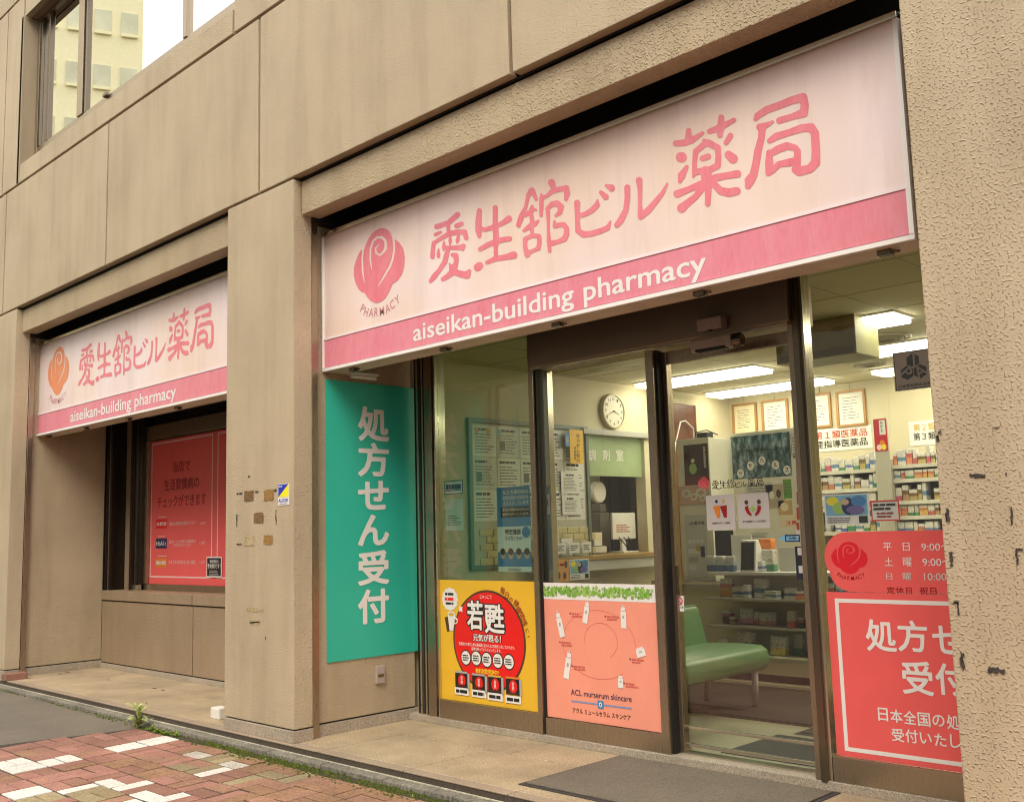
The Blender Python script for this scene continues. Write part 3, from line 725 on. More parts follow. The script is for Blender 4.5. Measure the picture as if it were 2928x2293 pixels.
# fixed leaf
fl = MB().box(XA1, XB0, .93, .975, .042, ZB2).box(XB0, XB1, .925, .985, .042, ZTR-.012).build('fixed_leaf', BRONZE, bld, .003)
MB().box(XA1, XB0, YG, YG+.008, ZB2, ZTR-.012).build('pane', GLASS, fl)
MB().box(XB1, XB1+.012, .95, 1.0, .042, ZTR-.012).build('edge_seal', BLACK, fl)
# sliding door, one track further in
XD0, XD1 = XB1+.006, XC0+.02; YD = 1.02
zdr0, zdr1 = AB(2100, 1600+1345/2.465, ('y', 1.0))[1], AB(2100, 1600+1290/2.465, ('y', 1.0))[1]
dr = MB().box(XD0, XD0+.030, YD-.02, YD+.03, .05, ZTR-.02).box(XD1-.035, XD1, YD-.02, YD+.03, .05, ZTR-.02).box(XD0+.03, XD1-.035, YD-.015, YD+.025, ZTR-.085, ZTR-.02).build('sliding_door', BRONZE, bld, .003)
MB().box(XD0+.03, XD1-.035, YD-.006, YD+.016, .075, .092).box(XD0+.03, XD1-.035, YD-.006, YD+.016, .165, .180).build('door_rail', STEEL, dr, .002)
MB().box(XD0+.03, XD1-.035, YD, YD+.008, .05, ZTR-.085).build('pane', GLASS, dr)
MB().box(XD0-.012, XD0, YD-.018, YD+.02, .05, ZTR-.02).build('edge_trim', STEEL, dr, .002)
MB().box(XD0+.032, XD0+.045, YD-.03, YD-.015, .85, 1.0).build('door_pull', BRONZED, dr, .003)
MB().box(XB1, XC0+.02, .99, 1.055, .0421, .049).build('door_track', STEEL, bld, .001)
# sensor boxes on the header
PHD = ('y', .875)
r = PR(PHD, 2010, 912, 2080, 946); s1 = thing('sensor_box', 'small grey sensor box on the beam over the sliding door', 'sensor', ((r[0]+r[2])/2, .875, r[1]))
MB().box(r[0], r[2], .815, .8752, r[1], r[3]).build('case', paint('sensor_grey', (.34, .29, .24), .4), s1, .006)
MB().box(r[0]+.06, r[2]-.07, .82, .85, r[1]-.004, r[1]+.004).build('lens', BLACK, s1, .002)
r = PR(PHD, 1996, 968, 2112, 1004); s2 = thing('sensor_box', 'long grey automatic door sensor with rounded end under the beam', 'sensor', ((r[0]+r[2])/2, .875, r[1]))
MB().box(r[0], r[2], .80, .8752, r[1], r[3]).build('case', MATS['sensor_grey'], s2, .012, seg=3)
MB().box(r[0]+.03, r[2]-.03, .80, .84, r[1]-.003, r[1]+.012).build('lens', BLACK, s2, .002)
MB().revolve((r[2], .84, (r[1]+r[3])/2), [(.001, .0), (.036, .0), (.036, .035), (.028, .045), (.001, .046)], 'x', 16).build('end_cap', BRONZED, s2)

# ================================================================== posters on the shopfront
def col(name, c, **k): return paint('print_'+name, c, k.get('rough', .45), var=k.get('var', .04))
YEL, RED, BRN, ORG = col('yellow', (.80, .47, .03)), col('red', (.78, .012, .01)), col('brown', (.09, .04, .02)), col('orange', (.75, .22, .03))
SALM, GRN, BLU, NAVY = col('salmon', (.86, .32, .22)), col('green', (.14, .33, .03)), col('blue', (.05, .22, .50)), col('navy', (.01, .02, .09))
CORAL, DRED, CREAM, LBLU, LGRN = col('coral', (.82, .115, .11)), col('dark_red', (.32, .010, .012)), col('cream', (.80, .70, .50)), col('light_blue', (.20, .45, .66)), col('light_green', (.35, .55, .12))
YELB = col('bright_yellow', (.86, .72, .03)); PINK = col('pink', (.86, .56, .54)); GREY = col('grey', (.42, .41, .38)); GREYL = col('pale_grey', (.62, .61, .57)); GOLD = col('gold', (.62, .40, .07))
def sheet(name, label, cat, plane, rect, mat, d=.001, t=.0015, group=None):
    a0, b0, a1, b1 = rect; th = thing(name, label, cat, P3(plane, (a0+a1)/2, b0, d), group)
    MB().prect(plane, a0, b0, a1, b1, d, t).build('sheet', mat, th); return th
zg = lambda a, b: (1200+a/2.847, 1600+b/2.847)
def ZR(f, plane, a0, b0, a1, b1):
    u0, v0 = f(a0, b0); u1, v1 = f(a1, b1); return PR(plane, u0, v0, u1, v1)
D1, D2, D3, D4, D5 = .0035, .0045, .0055, .0065, .0075
# yellow poster
a0 = (AB(1247.4, 1656, PG)[0]+AB(1252.7, 1995, PG)[0])/2; a1 = (AB(1532, 1663, PG)[0]+AB(1543.5, 2036, PG)[0])/2
b1 = (AB(1247.4, 1656.2, PG)[1]+AB(1532, 1663, PG)[1])/2
yp = sheet('tonic_poster', 'yellow poster with large red disc and white brush characters on the lower window', 'poster', PG, (a0+.004, ZB1+.004, a1-.004, b1), YEL)
cx, cy = AB(*zg(562, 660), PG); rx = (AB(*zg(858, 680), PG)[0]-AB(*zg(268, 660), PG)[0])/2
ry = (AB(*zg(560, 246), PG)[1]-cy)
def clipdisc(m, plane, a, b, r, d, zmin, n=64):
    pts = [(a+r*rx/ry*math.cos(2*math.pi*i/n), max(zmin, b+r*math.sin(2*math.pi*i/n))) for i in range(n)]
    m.poly([P3(plane, x, y, d) for x, y in pts]); return m
zb = AB(*zg(560, 1080), PG)[1]
clipdisc(MB(), PG, cx, cy, ry, D1, zb).build('disc_rim', BRN, yp); clipdisc(MB(), PG, cx, cy, ry*.955, D2, zb+.01).build('disc', RED, yp)
for c, q in (('若', (392, 330, 520, 570)), ('甦', (535, 360, 695, 600))): fat(c, WHITE, yp, PG, ZR(zg, PG, *q), D4, .022); fat(c, INK, yp, PG, ZR(zg, PG, q[0]-9, q[1]-9, q[2]+9, q[3]+9), D3, .085, 'character_outline')
text('じゃっこう', WHITE, yp, PG, ZR(zg, PG, 497, 285, 590, 318), D4, bold=.01)
fat('元気が甦る！', WHITE, yp, PG, ZR(zg, PG, 440, 606, 668, 668), D4, .02, 'lettering'); fat('元気が甦る！', INK, yp, PG, ZR(zg, PG, 434, 600, 674, 674), D3, .07, 'lettering_outline')
text('生薬成分の高麗人参は最高級と言われる六年根を使用しております。', WHITE, yp, PG, ZR(zg, PG, 325, 685, 780, 712), D4, bold=.008)
text('自信を持ってオススメいたします。', WHITE, yp, PG, ZR(zg, PG, 430, 718, 670, 745), D4, bold=.008)
for x, y in ((382, 795), (466, 800), (552, 812), (641, 820), (732, 830)):
    a, b = AB(*zg(x, y), PG); s = ry*.135
    MB().disc(PG, a, b, s*.98, s*1.0, D4, 24).build('oval', WHITE, yp); MB().disc(PG, a, b, s*1.14, s*1.18, D3, 24).build('oval_rim', INK, yp); lines(INK, yp, PG, (a-s*.7, b-s*.5, a+s*.7, b+s*.5), 3, D5, ragged=.2)
text('無料試飲実施中!!', YELB, yp, PG, ZR(zg, PG, 462, 888, 652, 932), D4, bold=.014)
for i, (x, y) in enumerate(((350, 975), (490, 997), (622, 1010), (768, 1025))):
    a, b = AB(*zg(x, y), PG); w, h = .062, .052
    MB().prect(PG, a-w, b-h, a+w*.85, b+h, D4).build('carton_print', INK, yp); MB().prect(PG, a-w, b+h*.78, a+w*.85, b+h, D5).build('carton_edge', (GREY, GREY, GOLD, ORG)[i], yp)
    MB().prect(PG, a+w*.85, b-h*1.1, a+w*1.15, b+h*.8, D5).build('sachet_print', GREY, yp)
    MB().disc(PG, a, b-.004, .034, .038, D5, 20).build('carton_mark', RED, yp); text('若\n甦', WHITE, yp, PG, (a-.010, b-.028, a+.010, b+.022), D5+.001, bold=.01)
    ya = AB(*zg(x+8, (1070, 1090, 1115, 1138)[i]), PG)[1]
    MB().prect(PG, a-.068, ya-.022, a+.062, ya+.022, D5).build('caption', WHITE, yp); lines(INK, yp, PG, (a-.055, ya-.011, a+.05, ya+.011), 1, D5+.001, .9, ragged=.05)
    MB().prect(PG, a-.045, ya+.032, a+.03, ya+.040, D5).build('caption_line', BRN, yp)
arc = '毎日の健康管理に！'
for c, q in zip(arc, ((680, 250), (715, 290), (748, 322), (790, 355), (812, 410), (838, 455), (857, 508), (880, 580), (888, 625))):
    a, b = AB(*zg(*q), PG); ang = math.atan2(b-cy, a-cx)-math.pi/2
    big = c in '毎日健康管理'
    rtext(c, DRED, yp, PG, a, b, .046 if big else .036, ang*.8, D3, 'character')
a, b = AB(*zg(250, 320), PG); m = MB()
for k in range(12):
    an = 2*math.pi*k/12; m.disc(PG, a+.055*math.cos(an), b+.052*math.sin(an), .022, .022, D2+.00002*k, 12)
m.disc(PG, a, b, .062, .058, D2+.0004, 24); m.build('cloud', WHITE, yp)
a_, b_ = a, b
MB().prect(PG, a_-.050, b_-.012, a_+.045, b_+.014, D3).build('cloud_patch', PINK, yp); lines(INK, yp, PG, (a_-.045, b_+.022, a_+.045, b_+.042), 1, D3, .8, ragged=.1); lines(RED, yp, PG, (a_-.045, b_-.010, a_+.042, b_+.012), 1, D4, .8, ragged=.05); lines(INK, yp, PG, (a_-.04, b_-.036, a_+.04, b_-.018), 1, D3, .8, ragged=.1)
a, b = AB(*zg(268, 510), PG); m = MB(); m.poly([P3(PG, a-.040, b+.052, D3), P3(PG, a-.024, b-.048, D3), P3(PG, a+.010, b-.052, D3), P3(PG, a+.034, b+.050, D3)][::1]); m.build('cup', WHITE, yp)
MB().disc(PG, a-.003, b+.052, .036, .018, D4, 20).build('cup_rim', WHITE, yp); MB().disc(PG, a-.003, b+.052, .027, .011, D5, 20).build('tea', GOLD, yp)
m = MB(); m.tube([P3(PG, a+.028+.024*math.sin(t), b+.018*math.cos(t)+.012, D4) for t in np.linspace(0, math.pi, 9)], .0045, 6); m.build('cup_handle', WHITE, yp)
m = MB().poly([P3(PG, a-.07, b+.03, D2), P3(PG, a-.05, b-.06, D2), P3(PG, a-.026, b-.055, D2), P3(PG, a-.040, b+.036, D2)]); m.build('sachet_print', BRN, yp)
a, b = AB(*zg(340, 400), PG); m = MB(); m.poly([P3(PG, a+(.024 if k % 2 else .013)*math.cos(k*math.pi/4), b+(.024 if k % 2 else .013)*math.sin(k*math.pi/4), D4) for k in range(8)]); m.build('steam_puff', WHITE, yp)
# salmon poster, with the ivy strip along its top
a0 = (AB(1547.7, 1665, PG)[0]+AB(1560, 2046, PG)[0])/2; a1 = (AB(1874.4, 1671, PG)[0]+AB(1895.5, 2093, PG)[0])/2; b1 = (AB(1547.7, 1665, PG)[1]+AB(1874.4, 1671, PG)[1])/2
sp = sheet('skincare_poster', 'salmon pink poster with skincare bottles and an ivy strip along its top', 'poster', PG, (a0+.004, ZB2+.004, a1-.004, b1), SALM)
zi = (AB(*zg(995, 317), PG)[1]+AB(*zg(1925, 350), PG)[1])/2
MB().prect(PG, a0+.004, zi, a1-.004, b1, D1).build('white_strip', WHITE, sp)
za, zb = zi+.022, b1-.022
for gm, nm, seed in ((GRN, 'ivy_dark', 1), (LGRN, 'ivy_light', 2), (col('ivy_mid', (.20, .42, .06)), 'ivy_mid', 3)):
    rr = random.Random(seed); m = MB()
    for k in range(120):
        x, y, s, an = rr.uniform(a0+.02, a1-.02), rr.uniform(za, zb), rr.uniform(.006, .015), rr.uniform(0, 6.3)
        m.poly([P3(PG, x+s*q*math.cos(an+t), y+s*q*math.sin(an+t), D2+seed*.0004+k*2e-6) for t, q in ((0, 1.2), (.7, .55), (1.4, .95), (2.3, .6), (3.1, .8), (4.0, .6), (4.9, .95), (5.6, .55))])
    o = m.build(nm, gm, sp); o['kind'] = 'stuff'
LINE = col('brick_line', (.62, .13, .10))
def ellipse_line(cx, cy, rx, ry, t0, t1, w, mat, nm, n=60):
    m = MB(); ts = np.linspace(t0, t1, n)
    for p, q in zip(ts, ts[1:]):
        m.poly([P3(PG, cx+(rx-w)*math.cos(p), cy+(ry-w)*math.sin(p), D1), P3(PG, cx+(rx+w)*math.cos(p), cy+(ry+w)*math.sin(p), D1), P3(PG, cx+(rx+w)*math.cos(q), cy+(ry+w)*math.sin(q), D1), P3(PG, cx+(rx-w)*math.cos(q), cy+(ry-w)*math.sin(q), D1)])
    m.build(nm, mat, sp)
ex, ey = AB(*zg(1455, 690), PG); ew = (AB(*zg(1750, 690), PG)[0]-AB(*zg(1160, 690), PG)[0])/2; eh = ey-AB(*zg(1455, 985), PG)[1]
ellipse_line(ex, ey, ew, eh*.95, .0, 5.4, .0012, LINE, 'ring_line'); ellipse_line(ex+.02, ey+.02, ew*.45, eh*.5, -1.0, 3.3, .0012, LINE, 'ring_line')
for (x, y, L, w, an) in ((1148, 530, .115, .020, .24), (1360, 430, .100, .018, -.22), (1663, 470, .095, .019, 0), (1210, 860, .125, .020, -.22), (1803, 750, .042, .030, .3), (1641, 992, .055, .018, 0)):
    a, b = AB(*zg(x, y), PG); ca, sa = math.cos(an), math.sin(an); R2 = lambda p, q: P3(PG, a+ca*p-sa*q, b+sa*p+ca*q, D3)
    bt = MB().poly([R2(-w, -L*.6), R2(w, -L*.6), R2(w, L*.35), R2(-w, L*.35)]).build('bottle', WHITE, sp)
    MB().poly([P3(PG, a+ca*p-sa*q, b+sa*p+ca*q, D3) for p, q in ((-w*.75, L*.37), (w*.75, L*.37), (w*.75, L*.58), (-w*.75, L*.58))]).build('bottle_cap', WHITE, bt)
    if L > .09: MB().poly([P3(PG, a+ca*p-sa*q, b+sa*p+ca*q, D3) for p, q in ((-w*.25, L*.58), (w*.25, L*.58), (w*.3, L*.72), (-w*.3, L*.72))]).build('bottle_neck', GREYL, bt)
    MB().poly([P3(PG, a+ca*p-sa*q, b+sa*p+ca*q, D4) for p, q in ((-w*.35, -L*.05), (w*.35, -L*.05), (w*.35, L*.12), (-w*.35, L*.12))]).build('bottle_mark', GREY, bt)
for (x, y) in ((1290, 450), (1580, 475), (1205, 685), (1785, 825), (1305, 880), (1735, 1022)):
    a, b = AB(*zg(x, y), PG); lines(LINE, sp, PG, (a-.045, b-.014, a+.045, b+.014), 2, D2, .6, ragged=.4); MB().disc(PG, a-.056, b+.008, .005, .005, D2, 10).build('bullet', NAVY, sp)
text('ACL murserum skincare', NAVY, sp, PG, ZR(zg, PG, 1236, 1079, 1728, 1127), D2, bold=.004)
text('アクル ミュールセラム スキンケア', INK, sp, PG, ZR(zg, PG, 1250, 1232, 1720, 1274), D2, bold=.006)
r = ZR(zg, PG, 1240, 1172, 1728, 1184); MB().prect(PG, *r, D2).build('blue_rule', col('rule_blue', (.18, .30, .55)), sp)
a, b = (r[0]+r[2])/2, (r[1]+r[3])/2; MB().prect(PG, a-.021, b-.021, a+.021, b+.021, D3).build('blue_square', BLU, sp); MB().disc(PG, a, b, .011, .013, D4, 18).build('ring_mark', WHITE, sp); MB().disc(PG, a, b, .0045, .006, D5, 14).build('ring_hole', NAVY, sp)
# red prescription poster on the right pane
zh = lambda a, b: (2280+a/2.026, 1450+b/2.026)
a0 = (AB(2361, 1684, PG)[0]+AB(2396, 2160, PG)[0])/2; b1 = AB(*zh(500, 497), PG)[1]
rp = sheet('prescription_poster', 'large coral poster with white frame and white writing on the right pane', 'poster', PG, (a0, ZB3+.004, XG3-.03, b1), CORAL)
fx0 = (AB(*zh(215, 535), PG)[0]+AB(*zh(280, 1395), PG)[0])/2; fz0 = AB(*zh(600, 1452), PG)[1]; fz1 = AB(*zh(540, 536), PG)[1]
m = MB(); w = .018; m.prect(PG, fx0, fz0, XG3-.07, fz0+w, D1).prect(PG, fx0, fz1-w, XG3-.07, fz1, D1).prect(PG, fx0, fz0+w, fx0+w, fz1-w, D1).prect(PG, XG3-.07-w, fz0+w, XG3-.07, fz1-w, D1); m.build('white_frame', WHITE, rp)
for c, q in zip('処方せん', ((398, 650, 575, 835), (583, 655, 757, 838), (785, 680, 960, 850), (975, 690, 1140, 860))): fat(c, WHITE, rp, PG, ZR(zh, PG, *q), D2, .020)
for c, q in zip('受付', ((608, 890, 788, 1085), (803, 905, 985, 1090))): fat(c, WHITE, rp, PG, ZR(zh, PG, *q), D2, .020)
for c, q in zip('日本全国の処', ((470, 1160, 527, 1236), (541, 1170, 612, 1246), (618, 1178, 690, 1255), (700, 1188, 772, 1268), (785, 1200, 855, 1268), (868, 1202, 940, 1285))): fat(c, WHITE, rp, PG, ZR(zh, PG, *q), D2, .014)
for c, q in zip('受付いたし', ((549, 1280, 620, 1355), (628, 1285, 700, 1363), (713, 1305, 780, 1368), (797, 1310, 866, 1382), (888, 1315, 945, 1392))): fat(c, WHITE, rp, PG, ZR(zh, PG, *q), D2, .014)
# opening-hours sticker with the rounded end
hz0, hz1 = b1+.002, AB(*zh(560, 137), PG)[1]; hx = AB(*zh(157, 265), PG)[0]
hs = thing('opening_hours_sticker', 'coral opening hours sticker with rounded end and red rose emblem above the coral poster', 'sign', P3(PG, hx+.3, hz0, 0))
pts = [(XG3-.03, hz0), (XG3-.03, hz1)]; Hh = hz1-hz0; r1 = .42*Hh; c0 = (hx+r1, hz1-r1)
pts += [(c0[0]+r1*math.cos(t), c0[1]+r1*math.sin(t)) for t in np.linspace(math.pi/2, math.pi*1.2, 16)]
xe, ye = pts[-1]; r2 = .42*Hh; pts += [(xe+r2+r2*math.cos(t), ye+(ye-hz0)*math.sin(t)) for t in np.linspace(math.pi, math.pi*1.5, 9)[1:]]
MB().poly([P3(PG, x, y, .0025) for x, y in pts][::-1]).build('sheet', CORAL, hs)
q0, q1 = AB(*zh(205, 385), PG), AB(*zh(402, 198), PG); sx_ = (q1[0]-q0[0])/(rhi[0]-rlo[0]); sy_ = (q1[1]-q0[1])/(rhi[1]-rlo[1])
fnh = lambda a, b: (q0[0]+(a-rlo[0])*sx_, q0[1]+(b-rlo[1])*sy_)
place(ROSEM, col('rose_red', (.72, .012, .03)), hs, PG, fnh, D1, 'rose_emblem'); arc_word(hs, PG, fnh, sx_, MATS['print_dark_red'], D1)
for s, q, mt in (('平', (500, 205, 548, 252), WHITE), ('日', (613, 205, 653, 252), WHITE), ('9:00〜19:00', (720, 208, 1050, 250), WHITE), ('土', (508, 290, 556, 340), WHITE), ('曜', (614, 290, 665, 342), WHITE), ('9:00〜18:00', (727, 296, 1055, 340), WHITE), ('日', (517, 382, 552, 418), GREYL), ('曜', (613, 378, 662, 422), GREYL), ('10:00〜17:00', (736, 382, 1085, 425), GREYL), ('定休日', (520, 460, 665, 500), DRED), ('祝日', (710, 462, 808, 504), DRED)):
    text(s, mt, hs, PG, ZR(zh, PG, *q), D2, bold=.004)
# white round-cornered film stickers of the door and panes come with the interior
# left bay poster behind its window
PL = ('y', YWB+.0285); z6 = lambda a, b: (250+a/3.2838, 1180+b/3.2838)
r = ZR(z6, PL, 590, 205, 1290, 1600)
lp = sheet('health_check_poster', 'tall coral health check poster behind the window of the side bay', 'poster', PL, (XLW+.475, .80, -5.345, 2.185), CORAL)
lp2 = sheet('health_check_poster', 'strip of coral poster beside the tall health check poster', 'poster', PL, (-5.34+.02, .80, XRW-.02, 2.185), CORAL)
PLg = PL
m = MB(); r = ZR(z6, PL, 600, 210, 1180, 1550); x0, x1 = AB(*z6(600, 900), PL)[0], AB(*z6(1176, 900), PL)[0]; zz0, zz1 = AB(*z6(900, 1550), PL)[1], AB(*z6(900, 245), PL)[1]
m.frame(PL, x0, zz0, x1, zz1, .014, .003, .001); m.build('pale_frame', PINK, lp)
m = MB(); x2 = AB(*z6(1222, 900), PL)[0]; m.frame(PL, x2, zz0, XRW-.1, zz1, .014, .003, .001); m.build('pale_frame', PINK, lp2)
for s, q in (('当店で', (808, 450, 968, 552)), ('生活習慣病の', (724, 610, 1052, 720)), ('チェックができます', (662, 765, 1118, 880))):
    text(s, DRED, lp, PL, ZR(z6, PL, *q), D2, bold=.012)
for s, q, mt, l2, pr_ in (('血糖値', (648, 1000, 752, 1085), RED, '現在の血糖値を検査できます', '550円'), ('HbA1c', (645, 1180, 750, 1272), NAVY, '過去1〜2ヵ月間の血糖値の\n平均がわかります', '1,100円'), ('脂質', (643, 1365, 748, 1450), ORG, 'さまざまな項目を1度に測定', '1,320円')):
    r = ZR(z6, PL, *q); MB().prect(PL, *r, D2).build('badge', mt, lp); text(s, WHITE, lp, PL, (r[0]+.012, r[1]+.025, r[2]-.012, r[3]-.025), D3, bold=.008)
    text(l2, PINK, lp, PL, ZR(z6, PL, q[0]+124, q[1]+(10 if '\n' in l2 else 18), q[0]+375, q[3]-(15 if '\n' in l2 else 30)), D2, bold=.006)
    text(pr_, PINK, lp, PL, ZR(z6, PL, q[0]+412, q[1]+25, q[0]+465, q[3]-35), D2)
    lines(PINK, lp, PL, ZR(z6, PL, q[0]+20, q[1]-30, q[0]+110, q[1]-14), 1, D2, .5)
PLn = ('y', YWB+.018)
r = ZR(z6, PLn, 1120, 1350, 1262, 1545); bn = sheet('reservation_notice', 'small black notice with white border at the foot of the health check poster', 'notice', PLn, r, WHITE, .001, .001)
MB().prect(PLn, r[0]+.012, r[1]+.012, r[2]-.012, r[3]-.012, .003).build('black_field', INK, bn)
text('検体測定は', WHITE, bn, PLn, ZR(z6, PLn, 1152, 1378, 1234, 1410), .004, bold=.01); text('予約制です！', WHITE, bn, PLn, ZR(z6, PLn, 1130, 1415, 1252, 1460), .004, bold=.012); lines(GREY, bn, PLn, ZR(z6, PLn, 1148, 1475, 1240, 1535), 4, .004, .4)

# ================================================================== interior
ZF, ZC, YB_, XWL, XWR = .042, 2.55, 5.85, -3.50, 3.2
CREAMW = paint('cream_wall', (.62, .56, .40), .8, var=.05, scale=1.5); CEILM = paint('ceiling_board', (.60, .55, .38), .85, var=.04, scale=3)
FLOORM = speck('vinyl_floor', (.36, .34, .22), 40, .12, .35, .1, .1); CARPET = speck('carpet', (.045, .034, .022), 300, .5, .95, .8, .1)
GREYMAT = speck('mat_grey', (.045, .045, .04), 260, .5, .95, .8, .05)
LAMP = emit('fluorescent_tube', (1, .93, .70), 5.6)
fl_ = MB().box(-5.4, XWR, 1.06, YB_, -.1, ZF).build('floor', FLOORM); tag(fl_, kind='structure')
ce = MB().box(-5.4, XWR, 1.13, YB_+.1, ZC, ZC+.05).build('ceiling', CEILM); tag(ce, kind='structure')
m = MB()
for x in np.arange(-5.2, XWR, .606): m.box(x, x+.004, 1.13, YB_, ZC-.0015, ZC+.01)
for y in np.arange(1.6, YB_, .606): m.box(-5.3, XWR, y, y+.004, ZC-.0018, ZC+.01)
m.build('ceiling_joint', col('joint', (.25, .22, .14)), ce)
bw = MB().box(-5.4, XWR, YB_, YB_+.1, -.1, ZC+.05).build('wall_back', CREAMW); tag(bw, kind='structure')
rw = MB().box(XWR, XWR+.1, 1.06, YB_, -.1, ZC+.05).build('wall_right', CREAMW); tag(rw, kind='structure')
bf = MB().box(XPR+.17, XWR, 1.0, 1.1, -.1, 2.7).box(-5.4, XSW-.01, 1.03, 1.1, -.1, 2.7).build('wall_front', CREAMW); tag(bf, kind='structure')
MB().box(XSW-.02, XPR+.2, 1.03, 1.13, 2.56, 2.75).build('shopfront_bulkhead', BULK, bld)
PXW = ('x', XWL)
oy0, oy1 = AB(1669, 1450, PXW)[0], AB(1850, 1450, PXW)[0]; zct = AB(1750, 1583, PXW)[1]; zgt = AB(1750, 1248, PXW)[1]; zgb = AB(1750, 1361, PXW)[1]
lwall = MB().box(XWL-.1, XWL, 1.1, oy0, -.1, ZC).box(XWL-.1, XWL, oy0, oy1, -.1, zct-.1).box(XWL-.1, XWL, oy0, oy1, zgt, ZC).box(XWL-.1, XWL, oy1, YB_, -.1, ZC).build('wall_left', CREAMW); tag(lwall, kind='structure')
dw = MB().box(-5.4, -5.3, 1.1, YB_, -.1, ZC).build('wall_dispensary', CREAMW); tag(dw, kind='structure')
# ceiling lights
def ceil_light(x0, x1, y0, y1, label):
    t = thing('ceiling_light', label, 'ceiling light', ((x0+x1)/2, (y0+y1)/2, ZC-.06), 'fluorescent ceiling lights')
    MB().box(x0-.02, x1+.02, y0-.02, y1+.02, ZC-.012, ZC-.0005).build('housing', col('lamp_housing', (.6, .58, .5)), t)
    MB().box(x0, x1, y0, y1, ZC-.045, ZC-.012).build('diffuser', LAMP, t, .006)
rowlab = {0: 'row nearest the glass front', 1: 'middle row', 2: 'row along the back wall'}
for j, (y0, y1) in enumerate(((2.87, 3.17), (4.05, 4.38), (5.22, 5.50))):
    for x0, x1 in ((-3.36, -2.10), (-1.60, -.35), (.15, 1.4)):
        if j == 0 and x0 < -3:
            o = MB().box(x0, x1, y0, y1, ZC-.02, ZC-.0005).build('ceiling_grille', col('grille_olive', (.30, .27, .14)), bevel=.004); tag(o, 'long olive ventilation grille in the ceiling near the clock', 'grille'); continue
        ceil_light(x0, x1, y0, y1, 'long lit fluorescent ceiling light in the '+rowlab[j]+{-3.36: ', above the dispensary side', -1.60: ', above the display unit', .15: ', above the door mat'}[x0])
ceil_light(-4.9, -4.0, 2.6, 2.9, 'unseen fluorescent ceiling light added to light the dispensary room')  # added lamp, out of view, so that the dispensary is lit
for (x, y, r) in ((-.80, 3.75, .19), (-1.43, 4.82, .15), (-2.62, 2.2, .14)):
    t = thing('ceiling_diffuser', {.19: 'wide round ribbed air diffuser in the ceiling beside the olive unit', .15: 'small round air diffuser in the ceiling above the racks', .14: 'small round air diffuser in the ceiling over the notice board'}[r], 'air vent', (x, y, ZC-.05), 'round ceiling diffusers')
    for k, q in enumerate((1, .72, .45)):
        MB().revolve((x, y, ZC-.004), [(r*q, 0), (r*q*.96, -.018-.006*k), (r*q*.80, -.012-.004*k), (r*q*.78, 0)], 'z', 28).build('ring', col('vent_grey', (.40, .36, .25)), t, smooth=True)
yac = U(2440, 897, ('z', ZC))[1]; pa = ('y', yac); q = PR(pa, 2331, 900, 2446, 1018)
t = thing('ceiling_unit', 'boxy olive grey unit hanging from the ceiling behind the right pane', 'air conditioner', ((q[0]+q[2])/2, yac+.2, q[1]))
MB().box(q[0]-.3, q[2], yac, yac+.34, q[1], ZC-.001).build('case', paint('unit_olive', (.28, .26, .12), .5), t, .006)
MB().box(q[0]-.28, q[2]-.02, yac-.006, yac, q[1]+.012, q[1]+.05).build('louvre', col('unit_dark', (.16, .15, .08)), t, .002)
# clock
ca, cb = AB(1745, 1177, PXW); cr = (AB(1745, 1127, PXW)[1]-AB(1745, 1228, PXW)[1])/2
ck = thing('wall_clock', 'round cream wall clock with black numerals above the dispensary window', 'clock', (XWL, ca, cb-cr))
MB().revolve((XWL, ca, cb), [(cr, .001), (cr, .035), (cr*.97, .048), (cr*.90, .050), (cr*.88, .040)], 'x', 40).build('case', paint('clock_case', (.55, .47, .30), .4), ck, smooth=False)
MB().revolve((XWL, ca, cb), [(cr*.885, .038), (cr*.884, .0405)], 'x', 40).build('dial', col('dial', (.74, .70, .58)), ck)
for h in range(1, 13):
    an = math.pi/2-h*math.pi/6; s = cr*.085
    a, b = ca+cr*.70*math.cos(an), cb+cr*.70*math.sin(an); text(str(h), INK, ck, PXW, (a-s*(1.2 if h > 9 else .75), b-s, a+s*(1.2 if h > 9 else .75), b+s), .0425, bold=.01, name='numeral')
for ln, w, an, nm in ((.50, .03, math.radians(90-3.68*30), 'hour_hand'), (.74, .022, math.radians(90-41*6), 'minute_hand')):
    dx, dy = math.cos(an), math.sin(an)
    MB().poly([P3(PXW, ca+cr*(-.08*dx-w*dy), cb+cr*(-.08*dy+w*dx), .044), P3(PXW, ca+cr*(-.08*dx+w*dy), cb+cr*(-.08*dy-w*dx), .044), P3(PXW, ca+cr*(ln*dx+w*.5*dy), cb+cr*(ln*dy-w*.5*dx), .044), P3(PXW, ca+cr*(ln*dx-w*.5*dy), cb+cr*(ln*dy+w*.5*dx), .044)]).build(nm, INK, ck)
# dispensary window
r = PR(PXW, 1665, 1230, 1853, 1250)
MB().box(XWL, XWL+.06, oy0-.03, oy1+.04, zgt, zgt+.05).build('window_rail', GREY, lwall, .003)
dg = thing('dispensary_screen', 'pale green glass screen with white writing over the dispensary counter', 'screen', (XWL, (oy0+oy1)/2, zgb))
MB().box(XWL-.03, XWL-.02, oy0, oy1, zgb, zgt).build('pane', paint('frosted_green', (.34, .44, .24), .3, var=.15, scale=3), dg)
for c, (x0, x1) in zip('調剤室', ((710, 790), (862, 940), (1010, 1088))): text(c, WHITE, dg, PXW, PR(PXW, 1500+x0/3.796, 950+1272/3.796, 1500+x1/3.796, 950+1392/3.796), -.017, bold=.012, name='character')
MB().box(XWL-.1, XWL+.02, oy1-.03, oy1+.05, zct-.1, zgt).build('window_post', CREAMW, lwall, .003)
yk0 = AB(1560, 1590, ('x', XWL+.22))[0]
